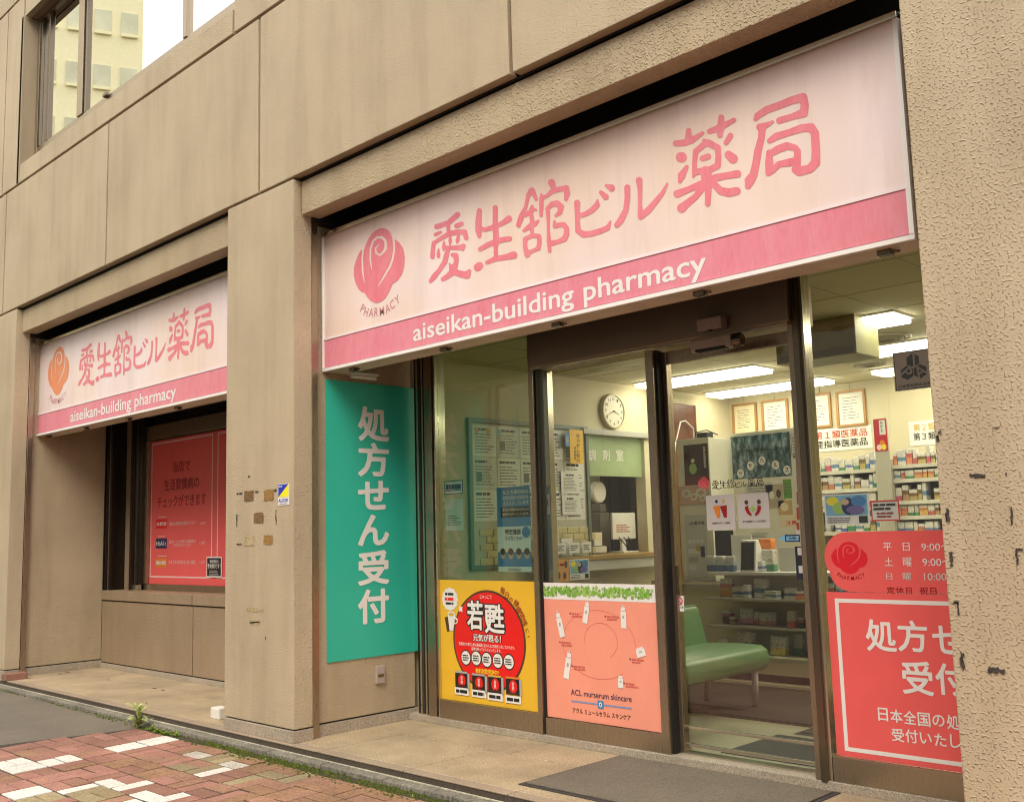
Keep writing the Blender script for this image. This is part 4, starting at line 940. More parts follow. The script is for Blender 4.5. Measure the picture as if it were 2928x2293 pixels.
ct = thing('dispensary_counter', 'counter shelf with wood edge under the dispensary window', 'counter', (XWL+.1, (yk0+oy1)/2, zct-.11))
MB().box(XWL-.55, XWL+.22, yk0, oy1+.2, zct-.035, zct).build('top', paint('counter_wood', (.42, .27, .09), .4), ct, .004)
MB().box(XWL+.0, XWL+.20, yk0+.01, oy1+.19, zct-.125, zct-.036).build('apron', GREYL, ct, .003)
# monitor, seen from behind the counter
PM = ('x', XWL-.12); q = PR(PM, 1752, 1466, 1818, 1541)
mo = thing('computer_monitor', 'white computer monitor standing on the dispensary counter', 'monitor', (XWL-.12, (q[0]+q[2])/2, zct))
MB().box(XWL-.15, XWL-.12, q[0], q[2], q[1], q[3]).build('case', WHITE, mo, .01); MB().prect(PM, q[0]+.03, q[1]+.04, q[2]-.06, q[1]+.16, .001).build('notice_sheet', PAPER, mo)
lines(col('print_rust', (.5, .16, .10)), mo, PM, (q[0]+.05, q[1]+.06, q[2]-.08, q[1]+.14), 4, .002); MB().box(XWL-.16, XWL-.13, (q[0]+q[2])/2-.03, (q[0]+q[2])/2+.03, zct+.015, q[1]+.02).build('neck', WHITE, mo, .004); MB().box(XWL-.24, XWL-.05, (q[0]+q[2])/2-.11, (q[0]+q[2])/2+.11, zct+.001, zct+.015).build('foot', WHITE, mo, .005)
m = MB()
for k in range(3): m.tube([(XWL-.10, q[0]+.06+.07*k, q[1]+.02), (XWL-.06, q[0]+.08+.07*k, zct+.09-.02*k), (XWL-.05, q[0]+.15+.05*k, zct+.02), (XWL-.1, q[0]+.22+.03*k, zct+.01)], .005, 6)
m.build('cable', BLACK, mo, smooth=True)
# things inside the dispensary
cb_ = thing('steel_locker', 'tall grey brown lockers inside the dispensary room', 'locker', (-4.7, AB(1745, 1450, ('x', -4.5))[0], ZF))
q = PR(('x', -4.5), 1716, 1300, 1802, 1450)
for k in range(3):
    w = (q[2]-q[0])/3; MB().box(-4.9, -4.5, q[0]+w*k, q[0]+w*(k+1)-.02, ZF, 2.2).build('door', col('locker_%d' % k, ((.16, .13, .08), (.20, .18, .14), (.12, .09, .05))[k]), cb_, .004)
q = PR(('x', -3.75), 1660, 1417, 1694, 1575)
rk = thing('pamphlet_rack', 'narrow dark rack of red and black files behind the dispensary window', 'rack', (-3.8, (q[0]+q[2])/2, zct))
MB().box(-3.90, -3.75, q[0], q[0]+.05, zct, q[3]).box(-3.90, -3.75, q[2]-.02, q[2], zct, q[3]).box(-3.9, -3.89, q[0], q[2], zct, q[3]).build('frame', INK, rk)
nb = 7; hh = (q[3]-zct)/nb
for k in range(nb): MB().box(-3.89, -3.745, q[0]+.05, q[2]-.02, zct+hh*k+.012, zct+hh*(k+1)-.012).build('file', (DRED, WHITE, INK, GREYL, DRED, INK, YELB)[k], rk, .002)
q = PR(('x', -3.7), 1690, 1390, 1720, 1425); o = MB().revolve((-3.7, (q[0]+q[2])/2, (q[1]+q[3])/2), [(.001, 0), (.10, 0), (.10, .035), (.085, .045), (.001, .046)], 'x', 24).build('round_mirror', WHITE, smooth=False); tag(o, 'round white mirror head standing in the dispensary window', 'mirror')
q = PR(('x', -4.0), 1669, 1362, 1716, 1385); o = MB().box(-4.1, -4.0, q[0], q[2], q[1]-.02, q[3]+.2).build('wall_cabinet', WHITE, bevel=.004); tag(o, 'white cabinet high on the dispensary wall', 'cabinet')
q = PR(('x', -3.8), 1716, 1440, 1745, 1560); o = MB().box(-3.95, -3.8, q[0], q[2], zct, q[3]-.08).box(-3.93, -3.82, q[0]+.03, q[2]-.02, q[3]-.08, q[3]).build('label_printer', col('machine_grey', (.22, .20, .16)), bevel=.015); tag(o, 'tall grey machine beside the monitor in the dispensary', 'machine')
for k, (u0, u1, v0, v1, mt) in enumerate(((1694, 1722, 1522, 1543, CREAM), (1700, 1722, 1543, 1560, WHITE), (1696, 1735, 1562, 1580, GREYL))):
    q = PR(('x', XWL-.05), u0, v0, u1, v1); o = MB().box(XWL-.15, XWL-.05, q[0], q[2], max(zct+.001, q[1]), q[3]).build('paper_box', mt, bevel=.003); tag(o, ('cream', 'white', 'pale grey')[k]+' paper box on the dispensary counter', 'box')
# leaflet holders at the end of the counter
for k, (u0, u1, v0, v1) in enumerate(((1584, 1621, 1521, 1594), (1624, 1660, 1535, 1594), (1662, 1694, 1548, 1594))):
    ph = ('x', XWL+.2); q = PR(ph, u0, v0, u1, v1)
    t = thing('leaflet_holder', ('tall', 'middle', 'short')[k]+' clear leaflet holder on the counter edge', 'leaflet holder', (XWL+.2, (q[0]+q[2])/2, zct+.001), 'leaflet holders')
    MB().box(XWL+.08, XWL+.085, q[0], q[2], zct+.001, q[3]).box(XWL+.195, XWL+.2, q[0], q[2], zct+.001, zct+(q[3]-zct)*.6).box(XWL+.085, XWL+.195, q[0], q[2], zct+.001, zct+.006).build('case', ACRYL, t)
    MB().box(XWL+.10, XWL+.12, q[0]+.01, q[2]-.01, zct+.008, q[3]-.01).build('leaflet', (CREAM, PAPER, GREYL)[k], t); MB().prect(ph, q[0]+.015, zct+.03, q[2]-.015, zct+.12, .001).build('label_card', PAPER, t)
    lines(GREYINK, t, ph, (q[0]+.03, zct+.05, q[2]-.03, zct+.10), 3, .002)
# notice board and sheets on the left wall
q0, q1 = AB(1338, 1400, PXW)[0], AB(1682, 1400, PXW)[0]; bz0, bz1 = AB(1348, 1631, PXW)[1], AB(1338, 1194, PXW)[1]
nbd = thing('notice_board', 'wide grey framed notice board covered with printed sheets on the left wall', 'notice board', (XWL, (q0+q1)/2, bz0))
MB().frame(PXW, q0, bz0, q1, bz1, .035, .0, .025).build('frame', col('board_frame', (.17, .20, .17)), nbd, .003)
MB().prect(PXW, q0+.03, bz0+.03, q1-.03, bz1-.03, .001, .006).build('backing', col('board_back', (.52, .50, .40)), nbd)
wq = (q1-q0-.1)/5; zr = [bz1-.05-.26*k for k in range(4)]
for ci in range(5):
    for ri in range(3):
        a0, a1, b1, b0 = q0+.05+wq*ci+.008, q0+.05+wq*(ci+1)-.008, zr[ri]-.006, zr[ri+1]+.006
        MB().prect(PXW, a0, b0, a1, b1, .008).build('sheet', (PAPER, GREYL, PAPER)[(ci+ri) % 3], nbd)
        lines(INK, nbd, PXW, (a0+.02, b1-.045, a1-.04, b1-.02), 1, .009, .8); lines(GREYINK, nbd, PXW, (a0+.02, b0+.02, a1-.02, b1-.06), 7, .009, .35)
        if (ci+ri) % 2: MB().prect(PXW, a0+.03, b0+.06, a0+.09, b0+.13, .0095).build('picture', GREYINK, nbd)
for k in range(3): MB().disc(PXW, q0+.10+.13*k, zr[0]-.05, .022, .022, .0105, 14).build('round_print', (ORG, GOLD, LBLU)[k], nbd)
# cream wall tiles showing under the sheets
tm = MB().box(0, .012, -.072, .072, -.026, .026).mesh('wall_tile', paint('cream_tile', (.62, .54, .30), .25), (0, 0, 0), .003, False, 1)
for ri in range(5):
    for ci in range(9):
        c = inst(tm, 'wall_tile', lwall, (0, 0, 0)); c.location = Vector((XWL+.002, q0+.18+.15*ci+.075*(ri % 2), bz0+.06+.058*ri))-Vector(lwall.location)
PXT = ('x', XWL+.02)
def wsheet(name, label, cat, px, mat, plane=PXT, d=.001, t=.002): return sheet(name, label, cat, plane, PR(plane, *px), mat, d, t)
t = wsheet('orange_sign', 'narrow orange sign with vertical black writing beside the green screen', 'sign', (1629, 1229, 1667, 1325), col('amber', (.86, .50, .03)), ('x', XWL+.06))
pl = ('x', XWL+.06)
for k, c in enumerate('処方せん受付'): text(c, INK, t, pl, PR(pl, 1647, 1240+14.2*k, 1657, 1252+14.2*k), .004, bold=.01, name='character')
for k, c in enumerate('保険薬局'): text(c, INK, t, pl, PR(pl, 1640, 1277+10*k, 1646, 1285+10*k), .004, bold=.006, name='character')
t = wsheet('blue_card', 'small blue card left of the orange sign', 'card', (1616, 1239, 1629, 1276), BLU, pl); lines(GREYL, t, pl, PR(pl, 1618, 1248, 1627, 1268), 4, .004)
for k, (px, n_) in enumerate((((1604, 1348, 1656, 1412), 9), ((1607, 1415, 1660, 1472), 8))):
    t = wsheet('notice_sheet', ('upper', 'lower')[k]+' white text notice below the orange sign', 'notice', px, PAPER); r = PR(PXT, *px)
    lines(GREYINK, t, PXT, (r[0]+.03, r[1]+.03, r[2]-.03, r[3]-.05), n_, .004, .35); lines(INK, t, PXT, (r[0]+.06, r[3]-.04, r[2]-.06, r[3]-.025), 1, .004, .9)
t = wsheet('orange_leaflet', 'orange leaflet with small figures hanging under the counter', 'leaflet', (1584, 1600, 1626, 1664), col('leaf_orange', (.72, .36, .10)), ('x', XWL+.225)); pl = ('x', XWL+.225); r = PR(pl, 1584, 1600, 1626, 1664)
for k, (x, y) in enumerate(((.3, .3), (.7, .28), (.8, .78))): MB().disc(pl, r[0]+(r[2]-r[0])*x, r[1]+(r[3]-r[1])*y, .02, .03, .004, 12).build('figure_print', BRN, t)
lines(DRED, t, pl, (r[0]+.02, r[3]-.06, r[2]-.06, r[3]-.02), 1, .004)
def art_sheet(label, plane, px, d=.001):
    """generic colourful picture, abstract shapes only"""
    t = sheet('picture_sheet', label, 'poster', plane, PR(plane, *px), PAPER, d, .002); a0, b0, a1, b1 = PR(plane, *px); w, h = a1-a0, b1-b0
    MB().prect(plane, a0+.04*w, b0+.3*h, a1-.04*w, b1-.04*h, d+.003).build('picture_field', LBLU, t)
    for k, (x, y, rx, ry, mt) in enumerate(((.2, .78, .14, .15, YELB), (.35, .55, .16, .2, LGRN), (.55, .6, .15, .28, NAVY), (.78, .75, .16, .18, BLU), (.7, .48, .2, .14, col('picture_violet', (.16, .12, .34))), (.48, .74, .09, .1, col('picture_skin', (.66, .42, .30))))):
        MB().disc(plane, a0+x*w, b0+y*h, rx*w, ry*h, d+.004+.0004*k, 22).build('colour_patch', mt, t)
    lines(GREYINK, t, plane, (a0+.06*w, b0+.06*h, a0+.7*w, b0+.26*h), 3, d+.004, .5); MB().prect(plane, a0+.76*w, b0+.05*h, a0+.95*w, b0+.27*h, d+.004).build('dark_square', INK, t)
    return t
art_sheet('white sheet with colourful picture hanging under the dispensary counter', ('x', XWL+.225), (1628, 1598, 1684, 1657))
# notices on the left wall and left pane
PGI = ('y', .985)
t = wsheet('consultation_sign', 'small framed consultation sign low on the left pane', 'sign', (1277, 1374, 1330, 1413), PAPER, PGI, .018); r = PR(PGI, 1277, 1374, 1330, 1413)
MB().frame(PGI, *r, .006, .020, .001).build('border', NAVY, t); fat('薬剤師相談', NAVY, t, PGI, (r[0]+.015, r[1]+.03, r[2]-.015, r[3]-.022), .0225, .03, 'lettering'); MB().prect(PGI, r[0]+.012, r[1]+.022, r[2]-.012, r[1]+.026, .0225).build('rule', NAVY, t)
t = wsheet('notice_sheet', 'pale sheet with lines of print under the consultation sign', 'notice', (1281, 1427, 1331, 1516), GREYL, PGI, .018); r = PR(PGI, 1281, 1427, 1331, 1516); lines(GREYINK, t, PGI, (r[0]+.02, r[1]+.03, r[2]-.02, r[1]+.10), 5, .0215, .4)
r = PR(PGI, 1427, 1391, 1522, 1634)
t = sheet('checkup_poster', 'blue and white health check-up poster inside the left pane', 'poster', PGI, r, col('poster_blue', (.07, .26, .52)), .012, .002); w, h = r[2]-r[0], r[3]-r[1]
MB().prect(PGI, r[0], r[1], r[2], r[1]+.53*h, .0145).build('white_half', col('ice_white', (.66, .74, .76)), t); MB().prect(PGI, r[0], r[1]+.06*h, r[2], r[1]+.23*h, .0155).build('blue_strip', BLU, t)
for k, s in enumerate(('私たち薬剤師は', '特定健診の受診を', 'オススメしています')): text(s, WHITE, t, PGI, (r[0]+.2*w, r[3]-(.09+.065*k)*h, r[0]+.97*w, r[3]-(.04+.065*k)*h), .0155, bold=.008)
MB().prect(PGI, r[0]+.12*w, r[3]-.36*h, r[2]-.01*w, r[3]-.24*h, .0155).build('dark_strip', INK, t)
for k, s in enumerate(('薬局は地域のみなさんの', '健康をサポートしています。')): text(s, WHITE, t, PGI, (r[0]+.18*w, r[3]-(.29+.055*k)*h, r[2]-.02*w, r[3]-(.25+.055*k)*h), .0165, bold=.006)
fat('特定健診', NAVY, t, PGI, (r[0]+.24*w, r[3]-.565*h, r[0]+.72*w, r[3]-.50*h), .0165, .02, 'lettering'); text('うけなくちゃ!', NAVY, t, PGI, (r[0]+.24*w, r[3]-.635*h, r[0]+.76*w, r[3]-.58*h), .0165, bold=.008)
MB().disc(PGI, r[0]+.87*w, r[3]-.54*h, .12*w, .12*w, .0165, 20).build('blue_round', BLU, t)
for k in range(4): MB().disc(PGI, r[0]+(.16+.24*k)*w, r[1]+.205*h, .075*w, .105*w, .0165, 16).build('head_print', col('head_tan', (.55, .38, .26)), t); MB().disc(PGI, r[0]+(.16+.24*k)*w, r[1]+.235*h, .08*w, .075*w, .0170, 16).build('hair_print', BRN, t)
lines(GREYINK, t, PGI, (r[0]+.3*w, r[1]+.01*h, r[0]+.9*w, r[1]+.045*h), 2, .0165, .4)
# metal post just behind the fixed leaf
q0, q1 = X(1541, 1400, 1.06), X(1574, 1400, 1.06)
ip = MB().box(q0, q1, 1.06, 1.11, ZF, 2.55).build('inner_post', STEEL, bld, .003)
t = sheet('round_logo_card', 'pale card with dark round mark on the inner post', 'sign', ('y', 1.06), (q0+.015, 1.30, q1-.005, 1.42), GREYL); MB().disc(('y', 1.06), (q0+q1)/2, 1.37, .028, .032, .004, 20).build('mark', GREYINK, t)
# ---- back of the shop
PBK = ('y', YB_)
def picture_frame(label, px, dark=False):
    r = PR(PBK, *px); t = thing('certificate_frame', label, 'picture frame', ((r[0]+r[2])/2, YB_, r[1]), 'framed certificates')
    MB().frame(PBK, *r, .024, .0, .02).build('frame', paint('frame_wood', (.42, .22, .06), .4), t, .003); MB().prect(PBK, r[0]+.02, r[1]+.02, r[2]-.02, r[3]-.02, .002, .004).build('certificate', CREAM if dark else PAPER, t)
    lines(GREYINK, t, PBK, (r[0]+.06, r[1]+.07, r[2]-.06, r[3]-.06), 8, .007, .22, ragged=.5); MB().tube([((r[0]+r[2])/2, YB_-.005, r[3]), ((r[0]+r[2])/2, YB_-.005, r[3]+.06)], .002, 5).build('wire', GREYINK, t)
picture_frame('framed cream certificate beside the wall corner above the white locker', (2096, 1153, 2166, 1244), True)
picture_frame('framed white certificate above the dark forest poster', (2180, 1142, 2256, 1240))
picture_frame('framed certificate partly hidden by the door post', (2318, 1124, 2378, 1224))
picture_frame('framed white certificate above the red class one medicine sign', (2393, 1115, 2477, 1220))
r = PR(PBK, 2330, 1222, 2494, 1287); t = sheet('medicine_class_sign', 'white wall sign with a red and a black line of large writing', 'sign', PBK, r, PAPER, .0, .006)
text('第１類医薬品', col('sign_red', (.55, .06, .02)), t, PBK, PR(PBK, 2330, 1229, 2481, 1252), .008, bold=.01); text('要指導医薬品', INK, t, PBK, PR(PBK, 2332, 1256, 2482, 1278), .008, bold=.01)
r = PR(PBK, 2600, 1200, 2740, 1270); t = sheet('medicine_class_sign', 'white wall sign with gold and black writing beside the stone pillar', 'sign', PBK, r, PAPER, .0, .006)
text('第２類医薬品', GOLD, t, PBK, PR(PBK, 2612, 1207, 2740, 1229), .008, bold=.01); text('第３類医薬品', INK, t, PBK, PR(PBK, 2612, 1233, 2742, 1256), .008, bold=.01)
pr5 = ('y', 5.30); r = PR(pr5, 2500, 1197, 2537, 1290); t = sheet('red_banner', 'narrow red banner with white strip and orange figures above the racks', 'banner', pr5, r, col('banner_red', (.50, .02, .04)), .0, .006); w, h = r[2]-r[0], r[3]-r[1]
MB().prect(pr5, r[0]+.45*w, r[1]+.5*h, r[2]-.08*w, r[3]-.05*h, .008).build('white_strip', PAPER, t); lines(INK, t, pr5, (r[0]+.55*w, r[1]+.55*h, r[0]+.75*w, r[3]-.08*h), 9, .009, .4)
for k, (x, y, mt) in enumerate(((.6, .25, ORG), (.7, .12, YELB), (.35, .12, PINK))): MB().disc(pr5, r[0]+x*w, r[1]+y*h, .2*w, .09*h, .008+.0005*k, 14).build('figure_print', mt, t)
MB().box(r[0]-.002, r[2]+.002, 5.30, 5.32, ZF, r[3]).build('backing_post', col('post_grey', (.45, .43, .36)), t)
# cartons: a few procedural prints
def carton_mat(i, c1, c2, split):
    m, n, p = newmat('carton_print_%d' % i); tc = N(n, 'ShaderNodeTexCoord'); sx = N(n, 'ShaderNodeSeparateXYZ'); n.links.new(tc.outputs['Generated'], sx.inputs[0])
    nz = noise(n, 7, 2, .5, tc.outputs['Generated']); ad = N(n, 'ShaderNodeMath', operation='MULTIPLY_ADD'); ad.inputs[1].default_value = .22; n.links.new(nz.outputs[0], ad.inputs[0]); n.links.new(sx.outputs[2], ad.inputs[2])
    r = ramp(n, ad.outputs[0], (split, c1), (split+.02, c2), (split+.26, c2), (split+.28, (.78, .76, .70))); r.color_ramp.interpolation = 'CONSTANT'
    mp = N(n, 'ShaderNodeMapping'); mp.inputs['Scale'].default_value = (3.0, 1.0, 9.0); n.links.new(tc.outputs['Generated'], mp.inputs['Vector'])
    sp2 = noise(n, 2.4, 3, .8, mp.outputs[0]); ob = N(n, 'ShaderNodeObjectInfo'); n.links.new(ob.outputs['Random'], mp.inputs['Location'])
    r9 = ramp(n, sp2.outputs[0], (.36, (.12, .10, .10)), (.42, (1, 1, 1)), (.62, (1, 1, 1)), (.64, tuple(min(1, .35+x) for x in c2))); r9.color_ramp.interpolation = 'CONSTANT'
    hs_ = N(n, 'ShaderNodeHueSaturation'); hm = N(n, 'ShaderNodeMath', operation='MULTIPLY_ADD'); hm.inputs[1].default_value = .07; hm.inputs[2].default_value = .465; hs_.inputs['Saturation'].default_value = .82; n.links.new(ob.outputs['Random'], hm.inputs[0]); n.links.new(hm.outputs[0], hs_.inputs['Hue'])
    n.links.new(mul(n, r.outputs[0], r9.outputs[0], .85), hs_.inputs['Color']); r = hs_
    n.links.new(r.outputs[0], p.inputs['Base Color']); p.inputs['Roughness'].default_value = .4; return m
CARTC = [('white', (.78, .76, .70), (.10, .25, .50), .35), ('yellow', (.80, .55, .04), (.75, .70, .6), .45), ('red', (.62, .03, .03), (.78, .74, .68), .5), ('green', (.04, .30, .12), (.70, .70, .55), .4), ('blue', (.03, .16, .48), (.75, .76, .75), .5), ('orange', (.75, .28, .03), (.6, .08, .02), .55), ('pink', (.74, .30, .40), (.78, .72, .70), .45), ('grey', (.45, .45, .42), (.70, .70, .66), .3), ('gold', (.55, .36, .08), (.20, .10, .03), .5), ('dark', (.05, .04, .05), (.5, .06, .14), .6)]
CART = [(a, carton_mat(i, b, c, s)) for i, (a, b, c, s) in enumerate(CARTC)]
CBM = {}
def carton(i, x0, x1, y0, y1, z0, z1, where):
    nm, mt = CART[i]; k = (i, round(x1-x0, 3), round(y1-y0, 3), round(z1-z0, 3))
    if k not in CBM: CBM[k] = MB().box(-(x1-x0)/2, (x1-x0)/2, -(y1-y0)/2, (y1-y0)/2, 0, z1-z0).mesh('medicine_carton', mt, (0, 0, 0), .003, False, 1)
    o = bpy.data.objects.new('medicine_carton', CBM[k]); COL.objects.link(o); o.location = ((x0+x1)/2, (y0+y1)/2, z0); ORI[o.name] = np.array(o.location)
    tag(o, '%s medicine carton %s' % (nm, where), 'carton', 'cartons '+where); return o
SHELFM = paint('rack_shelf', (.52, .50, .42), .4); SHELFD = paint('rack_back', (.36, .37, .30), .7); UPR = paint('rack_upright', (.60, .58, .50), .4)
def rack(name, label, x0, x1, yf, depth, levels, top, where, picks, dens=.92, hmin=.09, hmax=.17, z_foot=ZF, wmin=.035, wmax=.085, seed=0):
    rr = random.Random(seed); t = thing(name, label, 'rack', ((x0+x1)/2, yf+depth/2, z_foot))
    MB().box(x0, x0+.03, yf, yf+depth, z_foot, top).build('upright', UPR, t, .002); MB().box(x1-.03, x1, yf, yf+depth, z_foot, top).build('upright', UPR, t, .002)
    MB().box(x0+.03, x1-.03, yf+depth-.015, yf+depth, z_foot, top).build('back_panel', SHELFD, t)
    for li, z in enumerate(levels):
        s = MB().box(x0+.03, x1-.03, yf, yf+depth-.015, z-.022, z).build('shelf', SHELFM, t, .002)
        MB().box(x0+.03, x1-.03, yf-.006, yf-.0005, z-.03, z+.004).build('price_rail', col('price_rail', (.66, .64, .56)), s)
        nx = levels[li+1]-.03 if li+1 < len(levels) else z+hmax+.05
        x = x0+.035
        while x < x1-.06:
            w = rr.uniform(wmin, wmax); w = round(w/.02)*.02; w = max(.04, min(w, x1-.035-x)); hgt = min(rr.uniform(hmin, hmax), nx-z-.01); hgt = round(hgt/.02)*.02
            if rr.random() < dens and hgt > .03: carton(rr.choice(picks), x, x+w-.006, yf+.02, yf+.02+rr.choice((.06, .1)), z+.0008, z+hgt, 'on the '+('lowest', 'second', 'third', 'fourth', 'fifth', 'sixth')[li]+' shelf of the '+where)
            x += w
    return t
yA = 5.40; pA = ('y', yA)
lv = lambda vs, u, p: [AB(u, v, p)[1] for v in vs]
xa0, xa1 = AB(2300, 1380, pA)[0], AB(2516, 1380, pA)[0]
LA = sorted(lv((1344, 1398, 1452, 1520), 2440, pA))
rack('medicine_rack', 'rack of medicine cartons under the red class one sign', xa0, xa1, yA, .40, LA, LA[-1]+.06, 'rack under the red sign', [0, 0, 2, 4, 8, 7, 3], seed=3, hmin=.08, hmax=.16)
xb0, xb1 = AB(2545, 1380, pA)[0], AB(2760, 1380, pA)[0]
LB = sorted(lv((1327, 1368, 1431, 1475, 1530), 2620, pA))
rack('medicine_rack', 'rack of medicine cartons under the gold class two sign', xb0, xb1, yA, .40, LB, LB[-1]+.06, 'rack under the gold sign', [0, 2, 5, 8, 1, 3, 0], seed=5, hmin=.09, hmax=.17)
for k, (u0, u1, mt) in enumerate(((2512, 2520, col('strip_red', (.55, .08, .03))), (2528, 2537, col('strip_yellow', (.62, .55, .05))))):
    r = PR(('y', 5.36), u0, 1300, u1, 1500); o = MB().box(r[0], r[2], 5.36, 5.372, ZF, r[3]).build('label_strip', mt); tag(o, ('red', 'yellow')[k]+' vertical label strip between the two medicine racks', 'label strip')
# low display unit with the till terminal on top
yD = 3.20; pD = ('y', yD); xd0, xd1 = AB(2010, 1720, pD)[0]-.06, AB(2335, 1750, pD)[0]+.35
zt = AB(2150, 1639, pD)[1]; zs1 = AB(2160, 1716, pD)[1]; zs2 = AB(2160, 1797, pD)[1]; zb0 = AB(2280, 1888, pD)[1]
du = thing('display_unit', 'low cream display unit with three stepped shelves of goods behind the door', 'display unit', ((xd0+xd1)/2, yD+.25, ZF))
MB().box(xd0, xd1, yD+.05, yD+.5, ZF+.07, zb0).build('base', col('unit_cream', (.66, .61, .44)), du, .004); MB().box(xd0+.03, xd1-.03, yD+.09, yD+.46, ZF, ZF+.07).build('toe_kick', INK, du)
MB().box(xd0, xd1, yD+.40, yD+.5, zb0, zt-.03).build('back_panel', MATS['print_unit_cream'], du, .003); MB().box(xd0, xd1, yD+.18, yD+.52, zt-.025, zt).build('counter_top', WHITE, du, .004)
for z in (zs1, zs2): MB().box(xd0, xd1, yD+.12, yD+.40, z-.018, z).build('shelf', SHELFM, du, .002)
MB().box(xd0, xd1, yD+.0, yD+.12, ZF, ZF+.012).build('floor_strip', CREAMW, du)
rr = random.Random(11)
for z, zmax, where, picks in ((zs1, .15, 'on the upper shelf of the low display unit', [0, 0, 7, 5, 0]), (zs2, .17, 'on the middle shelf of the low display unit', [9, 0, 7, 6, 9, 8, 2]), (zb0, .19, 'on the bottom shelf of the low display unit', [1, 0, 7, 9, 8, 3])):
    x = xd0+.06
    while x < xd1-.1:
        w = rr.choice((.06, .08, .10, .12, .14)); h = round(rr.uniform(.4, 1.0)*zmax/.02)*.02; yo = rr.uniform(0, .10)
        if rr.random() < .95:
            c_ = carton(rr.choice(picks), x, x+w-.012, yD+.15+yo, yD+.15+yo+.05, z+.0008, z+h, where); c_.rotation_euler = (-.12 if h > .1 else 0, 0, rr.uniform(-.35, .35))
        x += w
# terminal
q = PR(('y', yD+.2), 2112, 1545, 2158, 1634); t = thing('payment_terminal', 'white payment terminal with black slanted screen on the display unit', 'terminal', ((q[0]+q[2])/2, yD+.28, zt))
prof = [(yD+.20, zt), (yD+.23, q[3]), (yD+.27, q[3]+.005), (yD+.40, zt)]
m = MB().extrude(prof, 'x', q[0], q[2]); m.build('body', WHITE, t, .008); m = MB(); e = .014
m.poly([(q[0]+e, yD+.1985+.03*.06, zt+(q[3]-zt)*.06), (q[2]-e, yD+.1985+.03*.06, zt+(q[3]-zt)*.06), (q[2]-e, yD+.1985+.03*.94, zt+(q[3]-zt)*.94), (q[0]+e, yD+.1985+.03*.94, zt+(q[3]-zt)*.94)]); m.build('screen', paint('black_screen', (.006, .006, .007), .08), t)
def goods(name, label, cat, u0, v0, u1, v1, y, dep, mt, bev=.006):
    r = PR(('y', y), u0, v0, u1, v1); o = MB().box(r[0], r[2], y, y+dep, max(r[1], zt+.001), r[3]).build(name, mt, bevel=bev); return tag(o, label, cat)
BAGM = carton_mat(20, (.05, .15, .36), (.62, .68, .74), .5)
for k, (u0, u1) in enumerate(((2018, 2044), (2044, 2071), (2072, 2099))): goods('snack_bag', ('first', 'middle', 'last')[k]+' blue and white pouch in the row beside the terminal', 'pouch', u0+1, 1588+k, u1-1, 1638, yD+.22, .05, BAGM, .012)
goods('picture_card', 'white card with pale blue print leaning behind the terminal', 'card', 2092, 1528, 2150, 1638, yD+.42, .01, PAPER, .002)
goods('dark_card', 'black card with amber patch standing behind the blue pouches', 'card', 2046, 1516, 2098, 1638, yD+.46, .01, INK, .002)
goods('orange_pouch', 'crumpled orange pouch to the right of the terminal', 'pouch', 2166, 1540, 2204, 1570, yD+.36, .08, ORG, .02)
goods('green_carton', 'tall green and white carton right of the terminal', 'carton', 2178, 1572, 2210, 1638, yD+.30, .07, CART[3][1])
goods('grey_folder', 'pale folder leaning at the right end of the display unit', 'folder', 2228, 1565, 2276, 1638, yD+.34, .02, GREYL, .003)
goods('white_carton', 'white carton with dark print right of the terminal', 'carton', 2160, 1604, 2180, 1638, yD+.24, .07, CART[0][1])
# brown door and white locker
ya, yb2 = AB(1914, 1400, PXW)[0], AB(1992, 1400, PXW)[0]; zd = AB(1950, 1158, PXW)[1]
bd = thing('brown_door', 'dark reddish brown door in the left wall near the back', 'door', (XWL, (ya+yb2)/2, ZF))
MB().box(XWL, XWL+.03, ya, yb2, ZF, zd).build('leaf', paint('brown_door', (.13, .035, .012), .35, var=.25, scale=3), bd, .003); MB().box(XWL-.001, XWL+.04, ya-.05, ya, ZF, zd+.05).box(XWL-.001, XWL+.04, yb2, yb2+.05, ZF, zd+.05).box(XWL-.001, XWL+.04, ya, yb2, zd, zd+.05).build('door_frame', CREAMW, bd, .003)
o = MB().tube([U(u, v, ('x', XWL+.06)) for u, v in ((1926, 1350), (1930, 1275), (1946, 1206), (1960, 1203), (1982, 1226), (1984, 1252))], .008, 6).build('white_cable', WHITE, smooth=True); tag(o, 'white cable looping over the brown door', 'cable')
yC = 3.75; pC = ('y', yC); q = PR(pC, 1943, 1253, 2036, 1660)
lk = thing('white_locker', 'white cabinet with posters standing left of the dark forest poster', 'cabinet', ((q[0]+q[2])/2, yC+.2, q[1]))
yl = AB(2091, 1255, ('x', q[2]))[0]
MB().box(q[0], q[2], yC, yl, q[1], q[3]).build('carcass', col('locker_white', (.80, .77, .62)), lk, .004)
lc = thing('low_counter', 'low cream counter with metal ledge under the white cabinet', 'counter', ((q[0]+q[2])/2, yC+.1, ZF))
MB().box(q[0]-.3, q[2]+.12, yC-.02, yl+.02, ZF, q[1]-.03).build('front', MATS['print_unit_cream'], lc, .004); MB().box(q[0]-.3, q[2]+.14, yC-.05, yl+.03, q[1]-.03, q[1]-.001).build('ledge', STEEL, lc, .003)
t = wsheet('dark_poster', 'dark brown poster with green and red patches on the white cabinet', 'poster', (1957, 1270, 2026, 1386), col('poster_brown', (.045, .025, .012)), pC); r = PR(pC, 1957, 1270, 2026, 1386); w, h = r[2]-r[0], r[3]-r[1]
